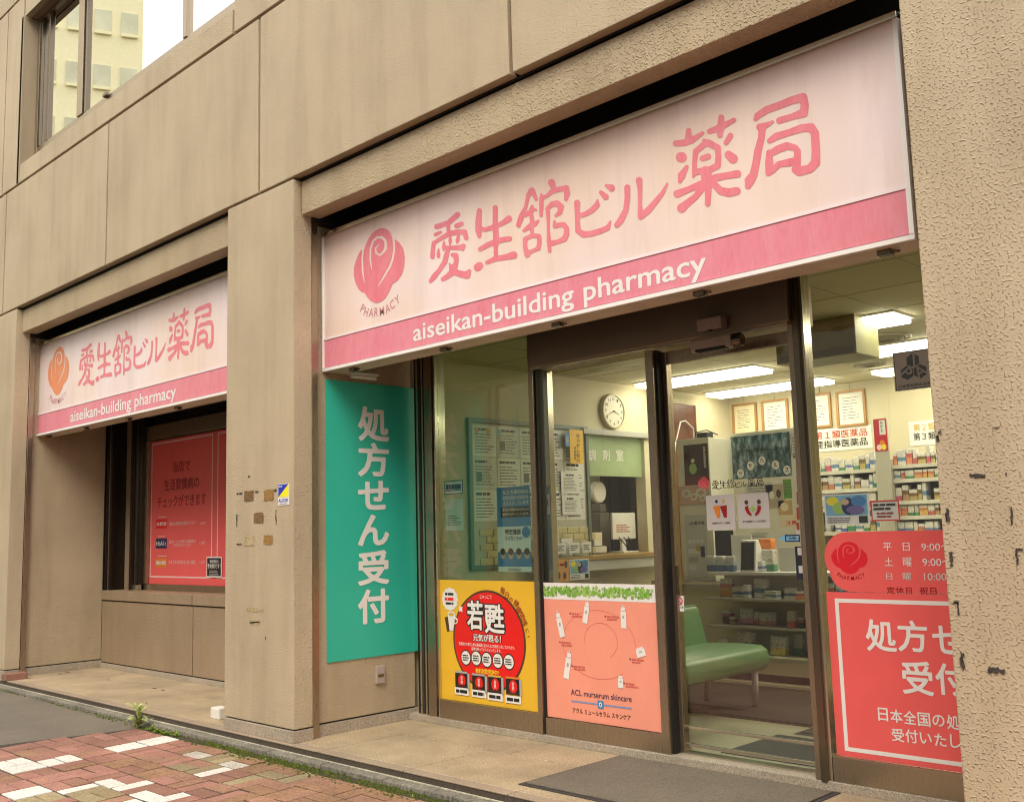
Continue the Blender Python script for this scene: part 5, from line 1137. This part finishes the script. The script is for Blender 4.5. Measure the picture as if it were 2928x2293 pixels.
MB().prect(pC, r[0], r[1], r[2], r[1]+.22*h, .004).build('red_field', col('poster_maroon', (.16, .02, .015)), t); MB().disc(pC, r[0]+.36*w, r[1]+.40*h, .16*w, .14*h, .005, 16).build('green_patch', LGRN, t); MB().disc(pC, r[0]+.37*w, r[1]+.60*h, .08*w, .05*h, .005, 14).build('pale_patch', CREAM, t)
lines(CREAM, t, pC, (r[0]+.82*w, r[1]+.4*h, r[0]+.92*w, r[3]-.06*h), 12, .005, .6, ragged=.1)
t = wsheet('pink_poster', 'pale pink poster with bold white brush shapes on the white cabinet', 'poster', (1943, 1388, 2028, 1442), col('poster_blush', (.66, .42, .30)), pC, .003); r = PR(pC, 1943, 1388, 2028, 1442); w, h = r[2]-r[0], r[3]-r[1]
for k, (x, y, rx, ry) in enumerate(((.25, .6, .16, .24), (.5, .4, .12, .2), (.75, .6, .18, .26), (.8, .3, .12, .16))): MB().disc(pC, r[0]+x*w, r[1]+y*h, rx*w, ry*h, .006+.0004*k, 18).build('white_stroke', WHITE, t); MB().disc(pC, r[0]+x*w, r[1]+y*h, rx*w*.55, ry*h*.5, .008+.0004*k, 16).build('stroke_hole', MATS['print_poster_blush'], t)
t = wsheet('medicine_notebook_poster', 'pale grey poster with small cards and writing on the lower white cabinet', 'poster', (1963, 1472, 2022, 1652), GREYL, pC, .002); r = PR(pC, 1963, 1472, 2022, 1652); w, h = r[2]-r[0], r[3]-r[1]
text('eお薬手帳', INK, t, pC, (r[0]+.2*w, r[3]-.16*h, r[0]+.95*w, r[3]-.10*h), .006, bold=.01)
for k in range(4): MB().prect(pC, r[0]+(.12+.2*k)*w, r[1]+.55*h, r[0]+(.27+.2*k)*w, r[1]+.61*h, .006).build('card_print', PAPER, t)
for k in range(3): MB().prect(pC, r[0]+.1*w, r[1]+(.12+.13*k)*h, r[0]+(.45+.1*k)*w, r[1]+(.20+.13*k)*h, .006).build('card_print', (PAPER, GREY, PAPER)[k], t)
MB().disc(pC, r[0]+.6*w, r[1]+.47*h, .13*w, .13*w, .0065, 16).build('yellow_round', col('mustard', (.5, .42, .06)), t); MB().prect(pC, r[0]+.7*w, r[1]+.33*h, r[0]+.9*w, r[1]+.5*h, .0068).build('phone_print', NAVY, t)
o = MB().box(q[0]+.18, q[0]+.28, yC+.05, yC+.15, q[3], q[3]+.05).tube([(q[0]+.12, yC+.1, q[3]+.01), (q[0]+.14, yC+.1, q[3]+.06), (q[0]+.25, yC+.1, q[3]+.07), (q[0]+.36, yC+.1, q[3]+.02)], .005, 6).build('black_device', INK, bevel=.004); tag(o, 'small black device with cable on top of the white cabinet', 'device')
# forest poster on a partition
pS = ('y', yl); q2 = PR(pS, 2092, 1242, 2262, 1366)
pt = thing('partition', 'white partition panel carrying the dark forest poster and photo sheets', 'partition', ((q2[0]+q2[2])/2, yl+.04, ZF))
xp1 = AB(2290, 1400, pS)[0]; MB().box(q2[0]-.01, xp1, yl, yl+.04, ZF, q2[3]+.03).build('panel', col('panel_white', (.78, .75, .64)), pt, .003)
FORM, fn_, fp_ = newmat('forest_print'); v_ = pos(fn_, (1, 1, .45)); nz_ = noise(fn_, 22, 6, .7, v_); rp_ = ramp(fn_, nz_.outputs[0], (.36, (.012, .03, .034)), (.48, (.05, .11, .12)), (.58, (.20, .30, .36)), (.68, (.50, .58, .66))); fn_.links.new(rp_.outputs[0], fp_.inputs['Base Color']); fp_.inputs['Roughness'].default_value = .4
t = sheet('forest_poster', 'dark blue green forest poster with letters in white circles', 'poster', pS, q2, FORM, .001, .003)
for c, (x, y) in zip('ササヘルス', ((918, 525), (1014, 450), (1127, 400), (1258, 440), (1370, 490))):
    a, b = AB(1850+x/3.416, 1200+y/3.416, pS); MB().disc(pS, a, b, .034, .038, .006, 20).build('white_disc', WHITE, t); text(c, INK, t, pS, (a-.018, b-.02, a+.018, b+.02), .008, bold=.016, name='character')
t = wsheet('camera_notice', 'narrow white strip with vertical black writing beside the forest poster', 'notice', (2262, 1241, 2278, 1304), PAPER, pS); r = PR(pS, 2262, 1241, 2278, 1304); MB().frame(pS, r[0]+.003, r[1]+.003, r[2]-.003, r[3]-.003, .003, .004, .001).build('border', INK, t)
for k, c in enumerate('防犯カメラ設置'): text(c, INK, t, pS, (r[0]+.012, r[3]-.022-.026*(k+1)+.006, r[2]-.012, r[3]-.022-.026*k), .005, bold=.01, name='character')
for k, (px, mt, lab) in enumerate((((2130, 1380, 2210, 1420), GREYL, 'pale sheet with print'), ((2190, 1385, 2240, 1452), col('photo_tan', (.46, .38, .28)), 'photo of people in an office'), ((2240, 1370, 2264, 1425), GRN, 'green picture strip'), ((2226, 1430, 2266, 1472), col('photo_ginger', (.60, .40, .16)), 'close-up photo of ginger root'), ((2228, 1474, 2284, 1508), CREAM, 'cream caution card'), ((2140, 1520, 2215, 1540), PAPER, 'white strip of print'))):
    t = wsheet('photo_sheet', lab+' pinned on the white partition', 'poster', px, mt, pS); r = PR(pS, *px); w, h = r[2]-r[0], r[3]-r[1]
    if k == 1:
        for x, y, mt2 in ((.35, .55, WHITE), (.75, .6, BRN)): MB().disc(pS, r[0]+x*w, r[1]+y*h, .14*w, .18*h, .004, 14).build('figure_print', mt2, t)
    elif k == 3: MB().disc(pS, r[0]+.45*w, r[1]+.55*h, .3*w, .3*h, .004, 14).build('root_print', CREAM, t)
    elif k == 4: text('注意', RED, t, pS, (r[0]+.35*w, r[1]+.2*h, r[0]+.9*w, r[1]+.6*h), .004, bold=.02)
    else: lines(GREYINK, t, pS, (r[0]+.1*w, r[1]+.15*h, r[2]-.1*w, r[3]-.15*h), 4, .004, .4)
for k in range(5):
    r = PR(('y', yl-.02), 2279, 1318+44*k, 2286, 1354+44*k); o = MB().prect(('y', yl-.02), *r, 0, .004).build('red_tag', col('tag_red', (.5, .05, .02))); tag(o, 'small red tag hanging on the edge strip right of the forest poster', 'tag', 'red tags on the strip')
for k, (v0, v1) in enumerate(((1392, 1422), (1426, 1458), (1460, 1490), (1492, 1522), (1526, 1566))):
    p_ = ('x', XWL+.03); r = PR(p_, 1906, v0, 1926, v1); o = MB().prect(p_, *r, 0, .03).prect(p_, r[0]+.03, r[1]+.03, r[2]-.03, r[3]-.03, .031, .003).build('switch_box', col('switch_yellow', (.52, .46, .22)), bevel=.004); tag(o, 'yellowed switch box in the column beside the brown door', 'switch', 'switch boxes on the wall')
# green bench, long side running into the shop
bx1 = -1.14; by1 = 2.46; by0 = 1.28; zs = AB(2150, 1852, ('x', bx1))[1]
bn = thing('green_bench', 'pale green vinyl waiting bench with backrest on metal legs behind the door', 'bench', (bx1-.25, (by0+by1)/2, ZF))
VIN = paint('green_vinyl', (.16, .30, .13), .32, var=.08, scale=8)
sp_ = [(bx1-.52, zs-.165), (bx1-.07, zs-.165), (bx1-.02, zs-.145), (bx1, zs-.085), (bx1-.01, zs-.03), (bx1-.06, zs-.002), (bx1-.25, zs), (bx1-.52, zs-.012)]
m = MB(); k = len(m.v); n8 = len(sp_)
for y in (by0, by1):
    for p in sp_: m.v.append((p[0], y, p[1]))
m.f = [(i, (i+1) % n8, n8+(i+1) % n8, n8+i) for i in range(n8)]+[tuple(range(n8))[::-1], tuple(range(n8, 2*n8))]
m.build('seat', VIN, bn, .02, True, 3)
zbk = AB(1990, 1730, ('x', bx1-.48))[1]
bp = [(bx1-.58, zs-.02), (bx1-.46, zs-.02), (bx1-.52, zbk-.02), (bx1-.55, zbk), (bx1-.60, zbk-.01)]; m = MB(); n8 = 5
for y in (by0, by1-.02):
    for p in bp: m.v.append((p[0], y, p[1]))
m.f = [(i, (i+1) % n8, n8+(i+1) % n8, n8+i) for i in range(n8)]+[tuple(range(n8))[::-1], tuple(range(n8, 2*n8))]
m.build('backrest', VIN, bn, .02, True, 3)
for x in (bx1-.075, bx1-.44):
    for y in (by0+.12, by1-.09):
        l_ = MB().tube([(x, y, ZF+.02), (x+.01, y, zs-.12)], .021, 10).build('leg', GREYL, bn, smooth=True); MB().revolve((x, y, ZF), [(.026, 0), (.026, .012), (.012, .03)], 'z', 12).build('foot', INK, l_)
MB().box(bx1-.5, bx1-.05, by1-.14, by1-.05, zs-.15, zs-.128).build('bracket', GREY, bn, .004)
# mats
def mat_(name, label, x0, x1, y0, y1, z, mt, edge):
    t = thing(name, label, 'mat', ((x0+x1)/2, (y0+y1)/2, z)); MB().box(x0, x1, y0, y1, z+.0005, z+.005).build('edge', edge, t, .002); MB().box(x0+.025, x1-.025, y0+.025, y1-.025, z+.005, z+.012).build('pile', mt, t, .003); return t
EDGE = paint('rubber_edge', (.045, .042, .04), .6)
mat_('door_mat', 'large worn grey brown door mat on the entrance tiles', -1.15, .11, .125, .905, 0.0, speck('outdoor_mat', (.16, .135, .10), 210, .5, .95, .9, .12), EDGE)
mat_('floor_mat', 'dark grey mat just inside the sliding door', -.66, .6, 1.12, 1.68, ZF, GREYMAT, EDGE)
mat_('carpet', 'wide dark brown carpet under the bench', -2.6, -.62, 1.98, 3.12, ZF, CARPET, CARPET); mat_('carpet', 'dark brown carpet to the right of the pale floor joint', -.60, 1.6, 1.76, 3.12, ZF, CARPET, CARPET)
# ---- stickers on the glass
PDR = ('y', YD); PGO = ('y', .950)
for k, px in enumerate(((2021, 1415, 2102, 1515), (2110, 1410, 2200, 1510))):
    t = wsheet('door_sticker', ('pale square sticker with two orange figures on the door glass', 'pale square sticker with curved red figures and green diamond on the door glass')[k], 'sticker', px, col('sticker_grey', (.55, .53, .50)), PDR, .001, .001); r = PR(PDR, *px); w, h = r[2]-r[0], r[3]-r[1]; P_ = lambda x, y, d: P3(PDR, r[0]+x*w, r[1]+y*h, d)
    if k == 0:
        for x, mt, mh in ((.38, ORG, NAVY), (.62, DRED, GOLD)):
            MB().poly([P_(x-.13, .68, .004), P_(x+.0, .35, .004), P_(x+.1, .35, .004), P_(x+.12, .70, .004)]).build('figure', mt, t); MB().disc(PDR, r[0]+x*w, r[1]+.82*h, .05*w, .05*w, .004, 14).build('head', mh, t)
        text('健康サポート薬局', INK, t, PDR, (r[0]+.2*w, r[1]+.17*h, r[0]+.82*w, r[1]+.23*h), .004, bold=.012)
    else:
        for sgn in (-1, 1):
            pts = [(.5+sgn*(.26*math.cos(a_)), .62-.28*math.sin(a_)) for a_ in np.linspace(0, 1.35, 9)]; inn = [(.5+sgn*(.15*math.cos(a_)), .66-.26*math.sin(a_)) for a_ in np.linspace(0, 1.2, 9)]
            MB().poly([P_(x, y, .004+.0003*sgn) for x, y in pts+inn[::-1]]).build('figure', DRED, t); MB().disc(PDR, r[0]+(.5+sgn*.2)*w, r[1]+.75*h, .06*w, .065*w, .0045, 14).build('head', BRN, t)
        MB().poly([P_(.5, .48, .0055), P_(.59, .57, .0055), P_(.5, .66, .0055), P_(.41, .57, .0055)]).build('diamond', LGRN, t); text('北海道健康づくり支援薬局', INK, t, PDR, (r[0]+.14*w, r[1]+.17*h, r[0]+.88*w, r[1]+.225*h), .004, bold=.012)
q = PR(PDR, 1997, 1364, 2030, 1399); dcl = thing('door_lettering', 'small pink rose emblem and black shop lettering across the door glass', 'lettering', P3(PDR, q[0], q[1]))
fnd = lambda a, b: (q[0]+(a-rlo[0])/(rhi[0]-rlo[0])*(q[2]-q[0]), q[1]+(b-rlo[1])/(rhi[1]-rlo[1])*(q[3]-q[1])); place(ROSEM, col('rose_pink', (.75, .12, .14)), dcl, PDR, fnd, .003, 'rose_emblem')
q_ = PR(PDR, 2036, 1367, 2184, 1396); fnl = lambda a, b: (q_[0]+(a-clo[0])/(chi[0]-clo[0])*(q_[2]-q_[0]), q_[1]+(b-clo[1])/(chi[1]-clo[1])*(q_[3]-q_[1]))
for k in CHM: place(CHM[k], INK, dcl, PDR, fnl, .003, 'character')
t = wsheet('arrow_sticker', 'pale blue arrow shaped automatic door sticker', 'sticker', (2246, 1528, 2288, 1549), LBLU, PDR, .001, .001); r = PR(PDR, 2246, 1528, 2288, 1549); MB().poly([P3(PDR, r[0]-.04, (r[1]+r[3])/2, .0015), P3(PDR, r[0], r[1], .0015), P3(PDR, r[0], r[3], .0015)]).build('arrow_tip', LBLU, t); MB().frame(PDR, r[0], r[1], r[2], r[3], .006, .003, .001).build('border', NAVY, t); text('自動', INK, t, PDR, (r[0]+.02, r[1]+.012, r[2]-.02, r[3]-.012), .005, bold=.01)
t = wsheet('black_sticker', 'tall black sticker with three white icons on the door glass', 'sticker', (2276, 1562, 2304, 1656), col('sticker_black', (.02, .022, .035)), PDR, .001, .001); r = PR(PDR, 2276, 1562, 2304, 1656)
for k in range(3): MB().prect(PDR, (r[0]+r[2])/2-.012, r[1]+.03+.085*k, (r[0]+r[2])/2+.012, r[1]+.065+.085*k, .003).build('icon', GREYL, t)
t = wsheet('warning_sticker', 'small white mind the door sticker with red ring low on the door', 'sticker', (1932, 1703, 1956, 1747), PAPER, PDR, .001, .001); r = PR(PDR, 1932, 1703, 1956, 1747); w, h = r[2]-r[0], r[3]-r[1]
MB().disc(PDR, r[0]+.5*w, r[1]+.66*h, .4*w, .4*w, .003, 20).build('red_ring', RED, t); MB().disc(PDR, r[0]+.5*w, r[1]+.66*h, .29*w, .29*w, .004, 20).build('ring_field', PINK, t); MB().poly([P3(PDR, r[0]+.24*w, r[1]+.80*h, .005), P3(PDR, r[0]+.30*w, r[1]+.83*h, .005), P3(PDR, r[0]+.76*w, r[1]+.52*h, .005), P3(PDR, r[0]+.70*w, r[1]+.49*h, .005)]).build('ring_bar', INK, t); text('ドアに注意', INK, t, PDR, (r[0]+.06*w, r[1]+.2*h, r[2]-.06*w, r[1]+.33*h), .004, bold=.01)
art_sheet('white sheet with colourful picture taped inside the right pane', ('y', .975), (2359, 1412, 2488, 1500), .004)
pr_ = ('y', .975); t = wsheet('red_framed_notice', 'white notice with red border inside the right pane', 'notice', (2492, 1430, 2574, 1489), PAPER, pr_, .004, .001); r = PR(pr_, 2492, 1430, 2574, 1489); MB().frame(pr_, *r, .006, .006, .001).build('border', RED, t); w, h = r[2]-r[0], r[3]-r[1]; lines(INK, t, pr_, (r[0]+.1*w, r[1]+.5*h, r[2]-.1*w, r[3]-.12*h), 2, .0075, .55); lines(DRED, t, pr_, (r[0]+.2*w, r[1]+.14*h, r[2]-.1*w, r[1]+.45*h), 2, .0075, .5)
q = PR(pr_, 2557, 1002, 2668, 1114); t = thing('association_plate', 'square pale plate with three black hexagon letters inside the right pane', 'sign', P3(pr_, (q[0]+q[2])/2, q[1])); w, h = q[2]-q[0], q[3]-q[1]
MB().prect(pr_, *q, .004, .002).build('plate', col('plate_grey', (.78, .72, .68)), t, 0); MB().frame(pr_, q[0]+.004, q[1]+.004, q[2]-.004, q[3]-.004, .003, .0065, .0005).build('border', INK, t)
for c, x, y, an in (('J', .52, .74, 0), ('P', .35, .44, -.9), ('A', .69, .44, .5)):
    MB().poly([P3(pr_, q[0]+x*w+.185*w*math.cos(math.pi/6+k*math.pi/3), q[1]+y*h+.185*w*math.sin(math.pi/6+k*math.pi/3), .0075) for k in range(6)]).build('hexagon', INK, t); rtext(c, GREYL, t, pr_, q[0]+x*w, q[1]+y*h, .075, an, .0085, 'character')
text('日本薬剤師会会員', INK, t, pr_, (q[0]+.1*w, q[1]+.07*h, q[2]-.06*w, q[1]+.15*h), .0075, bold=.012)

# ================================================================== marks and small things outside
PF = ('y', Y0)
zCc = lambda a, b: (a/1.72, 1300+b/1.72); zGg = lambda a, b: (2280+a/2.44, 800+b/2.44)
TAPE = [speck('tape_brown', (.20, .115, .04), 90, .4, .8, .5, .2), speck('tape_ochre', (.34, .19, .05), 90, .4, .8, .5, .2), speck('tape_cream', (.48, .38, .20), 90, .3, .8, .5, .2)]
GUM = speck('gum_residue', (.05, .042, .034), 120, .6, .9, .8, .1)
def ragged(parent, mat, r, d, seed, n=7, amp=.12, name='tape_mark'):
    rr = random.Random(seed); a0, b0, a1, b1 = r; pts = []
    for (x0, y0), (x1, y1) in (((a0, b0), (a1, b0)), ((a1, b0), (a1, b1)), ((a1, b1), (a0, b1)), ((a0, b1), (a0, b0))):
        for k in range(n):
            t = k/n; s = amp*min(a1-a0, b1-b0); pts.append((x0+(x1-x0)*t+rr.uniform(-s, s), y0+(y1-y0)*t+rr.uniform(-s, s)))
    return MB().poly([P3(PF, x, y, d) for x, y in pts]).build(name, mat, parent)
for k, (q, mt) in enumerate((((1203, 178, 1248, 228), 0), ((1300, 172, 1347, 225), 1), ((1250, 285, 1297, 335), 0), ((1205, 400, 1250, 447), 2), ((1298, 395, 1342, 440), 1))): ragged(pil2, TAPE[mt], ZR(zCc, PF, *q), .003, 30+k, amp=.05)
for k, q in enumerate(((1165, 188, 1192, 194), (1255, 180, 1272, 186), (1350, 171, 1362, 180), (1357, 270, 1361, 345), (1164, 292, 1168, 355), (1165, 438, 1190, 444), (1306, 895, 1310, 910), (1222, 103, 1229, 110), (1215, 755, 1300, 772), (1230, 815, 1275, 830))): ragged(pil2, GUM if k < 8 else TAPE[2], ZR(zCc, PF, *q), .0032, 50+k, 5, .45, 'gum_mark')
for k, (f, q) in enumerate(((zGg, (985, 1055, 1008, 1074)), (zGg, (970, 1084, 990, 1130)), (zGg, (1205, 1356, 1314, 1378)), (zGg, (1372, 1028, 1416, 1036)), (zGg, (1455, 1345, 1465, 1365)), (zh, (862, 5, 882, 85)), (zh, (1236, 0, 1250, 100)), (zh, (886, 260, 902, 340)), (zh, (1266, 236, 1304, 250)), (zh, (1268, 250, 1280, 330)), (zh, (945, 842, 968, 935)), (zh, (1106, 930, 1200, 958)), (zh, (905, 545, 935, 560)), (zh, (928, 545, 938, 625)))): ragged(pil3, GUM, ZR(f, PF, *q), .0035, 80+k, 9, .33, 'gum_mark')
# security sticker
r = PR(PF, 796, 1383, 828, 1444); st = sheet('security_sticker', 'small blue and yellow security sticker on the stone pillar', 'sticker', PF, r, WHITE, .001, .002); w, h = r[2]-r[0], r[3]-r[1]
P_ = lambda x, y, d: P3(PF, r[0]+x*w, r[1]+y*h, d)
MB().poly([P_(.04, .38, .004), P_(.96, .98, .004), P_(.04, .98, .004)]).build('blue_half', col('sticker_blue', (.01, .03, .40)), st); MB().poly([P_(.04, .38, .004), P_(.96, .38, .004), P_(.96, .98, .004)]).build('yellow_half', col('sticker_yellow', (.85, .78, .02)), st)
fat('ALSOK', MATS['print_sticker_blue'], st, PF, (r[0]+.05*w, r[1]+.14*h, r[2]-.05*w, r[1]+.31*h), .004, .03, 'lettering'); lines(WHITE, st, PF, (r[0]+.1*w, r[1]+.84*h, r[0]+.5*w, r[1]+.93*h), 1, .0045, .6); lines(GREYINK, st, PF, (r[0]+.15*w, r[1]+.04*h, r[0]+.85*w, r[1]+.10*h), 1, .004, .6)
# white block behind the pillar foot, loose brick at the far pillar
p = U(622, 2053, ('z', 0)); o = MB().box(p[0]-.045, p[0]+.075, p[1]-.03, p[1]+.05, 0.0005, .075).build('white_block', paint('block_white', (.72, .70, .64), .6), bevel=.008); tag(o, 'small white block on the floor beside the stone pillar foot', 'block')
p0, p1 = U(7, 1945, ('z', 0)), U(55, 1936, ('z', 0)); o = MB().box(p0[0]-.03, p0[0]+.08, p0[1], p0[1]+.19, .0005, .058).build('loose_brick', BRICKS[2], bevel=.004); tag(o, 'loose reddish brick lying at the far pillar foot', 'brick')
# slots in the left bay floor
zz5 = lambda a, b: (a/5.4525, 1880+b/5.4525)
for q in ((zz5(1692, 345)), (zz5(1055, 228)), (zz5(935, 252)), (zCc(760, 1148)), (zCc(800, 1156))):
    p = U(*q, ('z', 0)); off = ORI[en.name]; o = MB().disc(('z', 0), 0, 0, 1, 1, 0) if False else None
    mm = MB().poly([(p[0]+.035*math.cos(t)-.0, p[1]+.012*math.sin(t), .0012) for t in np.linspace(0, 6.28, 12, endpoint=False)]); mm.build('drain_slot', BLACK, en)
# moss and soil between kerb and bricks, thicker towards the entrance
def moss_mat(name, c):
    m, n, p = newmat(name); v = pos(n); a = noise(n, 35, 4, .7, v); r = ramp(n, a.outputs[0], (.3, tuple(x*.35 for x in c)), (.5, c), (.72, (c[0]*1.9, c[1]*1.6, c[2]*1.3))); n.links.new(r.outputs[0], p.inputs['Base Color']); p.inputs['Roughness'].default_value = .95; p.inputs['Specular IOR Level'].default_value = .1; return m
MOSS = moss_mat('moss', (.062, .080, .014)); rr = random.Random(5); m = MB()
def mw(x): return max(.014, min(.13, .02+.034*(x+6.2)))
for k in range(5200):
    x = -8.5+9.2*(rr.random()**.72); wdt = mw(x); y = PY-.004-wdt*rr.random()**1.3
    if rr.random() < (.6 if x < -3.6 else .12)+.35*math.sin(x*5.1)*math.sin(x*2.3+1): continue
    rad = rr.uniform(.0045, .013); hgt = rad*rr.uniform(.35, .9); z = PZ+SLOPE*(y-PY)-.006+.006*rr.random(); n0 = len(m.v); a0 = rr.random()*6
    m.v += [(x+rad*math.cos(a0+j*1.2566)*rr.uniform(.7, 1.2), y+rad*math.sin(a0+j*1.2566)*rr.uniform(.7, 1.2), z-.004) for j in range(5)]
    m.v += [(x+rad*.55*math.cos(a0+j*1.2566), y+rad*.55*math.sin(a0+j*1.2566), z+hgt*.75) for j in range(5)]+[(x, y, z+hgt)]
    m.f += [(n0+j, n0+(j+1) % 5, n0+5+(j+1) % 5, n0+5+j) for j in range(5)]+[(n0+5+j, n0+5+(j+1) % 5, n0+10) for j in range(5)]
o = m.build('moss', MOSS, smooth=True); tag(o, 'green moss growing in the gap between the kerb and the paving bricks', 'moss', kind='stuff')
# weeds
LEAF = moss_mat('weed_leaf', (.20, .29, .05)); LEAFL = moss_mat('weed_leaf_pale', (.36, .42, .16))
def blade(m, base, az, L, wd, curl, rr):
    pts = []; d = Vector((math.cos(az), math.sin(az), 0)); s = Vector((-math.sin(az), math.cos(az), 0)); el = rr.uniform(.7, 1.35); p = Vector(base)
    n0 = len(m.v); N_ = 6
    for i in range(N_+1):
        t = i/N_; ww = wd*math.sin(math.pi*(.12+.88*t))**.8 if t < 1 else 0
        m.v += [tuple(p-s*ww), tuple(p+Vector((0, 0, ww*.25))), tuple(p+s*ww)]
        e = el-curl*t; p = p+(d*math.cos(e)+Vector((0, 0, 1))*math.sin(e))*(L/N_)
    for i in range(N_):
        a = n0+3*i; m.f += [(a, a+1, a+4, a+3), (a+1, a+2, a+5, a+4)]
def weed(u, v, label, nb, L, seed, mt=LEAF, stem=.0):
    rr = random.Random(seed); x, y = pav_local(u, v); b = (x, PY+y, PZ+SLOPE*y-.004)
    t = thing('weed', label, 'weed', b)
    if stem: MB().tube([b, (b[0]+.006, b[1], b[2]+stem*.6), (b[0]-.004, b[1]+.006, b[2]+stem)], [.004, .003, .0015], 6).build('stem', LEAF, t, smooth=True)
    for k in range(nb):
        m = MB(); hz = b[2]+stem*rr.uniform(.05, 1.0) if stem else b[2]
        blade(m, (b[0]+rr.uniform(-.006, .006), b[1]+rr.uniform(-.006, .006), hz), rr.uniform(0, 6.3), L*rr.uniform(.55, 1.1), L*rr.uniform(.06, .10), rr.uniform(.8, 2.0), rr); m.build('leaf', mt, t, smooth=True)
weed(395, 2082, 'tall spiky weed with narrow yellow green leaves at the corner of the asphalt patch', 30, .135, 1, LEAFL, .13)
for k, (u, v, lab) in enumerate(((430, 2086, 'low leafy weed right beside the tall spiky weed'), (452, 2092, 'low round weed between the spiky weed and the paved corner'), (478, 2100, 'low bushy weed growing against the kerb stones'), (505, 2104, 'small weed at the end of the kerb weed row'), (628, 2134, 'tiny pale weed in the moss before the stone pillar'), (756, 2171, 'tiny white leaved weed in the moss near the white bricks'), (1180, 2275, 'tiny pale weed in the moss below the entrance step'))):
    weed(u, v, lab, 22 if k < 4 else 8, .055 if k < 4 else .026, 20+k, LEAF if k < 4 else LEAFL)

# ================================================================== across the street (for the window reflections and for shading the lower facade)
def block(name, label, x0, x1, y0, y1, h, wall, win, nx, nz, wz=1.5, z0=3.0, pitch=3.2, side=False):
    t = thing(name, label, 'building', ((x0+x1)/2, (y0+y1)/2, -.24)); MB().box(x0, x1, y0, y1, -.24, h).build('wall', wall, t); MB().box(x0-.2, x1+.2, y0-.2, y1+.2, h, h+.5).build('roof_edge', wall, t)
    wx = (x1-x0)/nx; me = MB().box(-wx*.32, wx*.32, -.08, .04, 0, wz).mesh('window', win); fr = MB().box(-wx*.32, wx*.32, .04, .14, -.12, 0).mesh('sill', wall)
    for j in range(nz):
        for i in range(nx):
            w_ = inst(me, 'window', t, Vector((x0+wx*(i+.5), y1, z0+pitch*j))-Vector(ORI[t.name])); inst(fr, 'sill', w_, (0, 0, 0))
    return t
TOWER = paint('yellow_tower', (.90, .84, .52), .8, var=.04); WINP = paint('far_window', (.16, .22, .20), .15); WINT = paint('tower_window', (.62, .62, .42), .15, var=.25, scale=.4); GREYB = paint('grey_block', (.30, .28, .25), .8, var=.08); BRNB = paint('brown_block', (.22, .17, .13), .8, var=.08)
tw = block('yellow_tower', 'tall pale yellow tower block down the street with rows of windows', -58.44, -42.44, -21.98, -1.98, 62, TOWER, WINT, 15, 24, 1.0, 3, 2.5)
tw.rotation_euler = (0, 0, math.radians(-65))      # its corner towards the pharmacy stands at about x -38, y -15
block('street_building', 'grey low office building across the street from the pharmacy', -16, 1.5, -26, -14.5, 10.5, GREYB, WINP, 7, 3)
block('street_building', 'brown low office building across the street beside the grey one', 2.0, 20, -26, -14.5, 11.5, BRNB, WINP, 7, 3)
block('street_building', 'unseen pale brown block added across the street to shade the facade', -36, -16.5, -26, -14.5, 11.0, paint('tan_block', (.34, .28, .21), .8, var=.08), WINP, 8, 3)  # unseen block added to hold back sky light from the lower facade
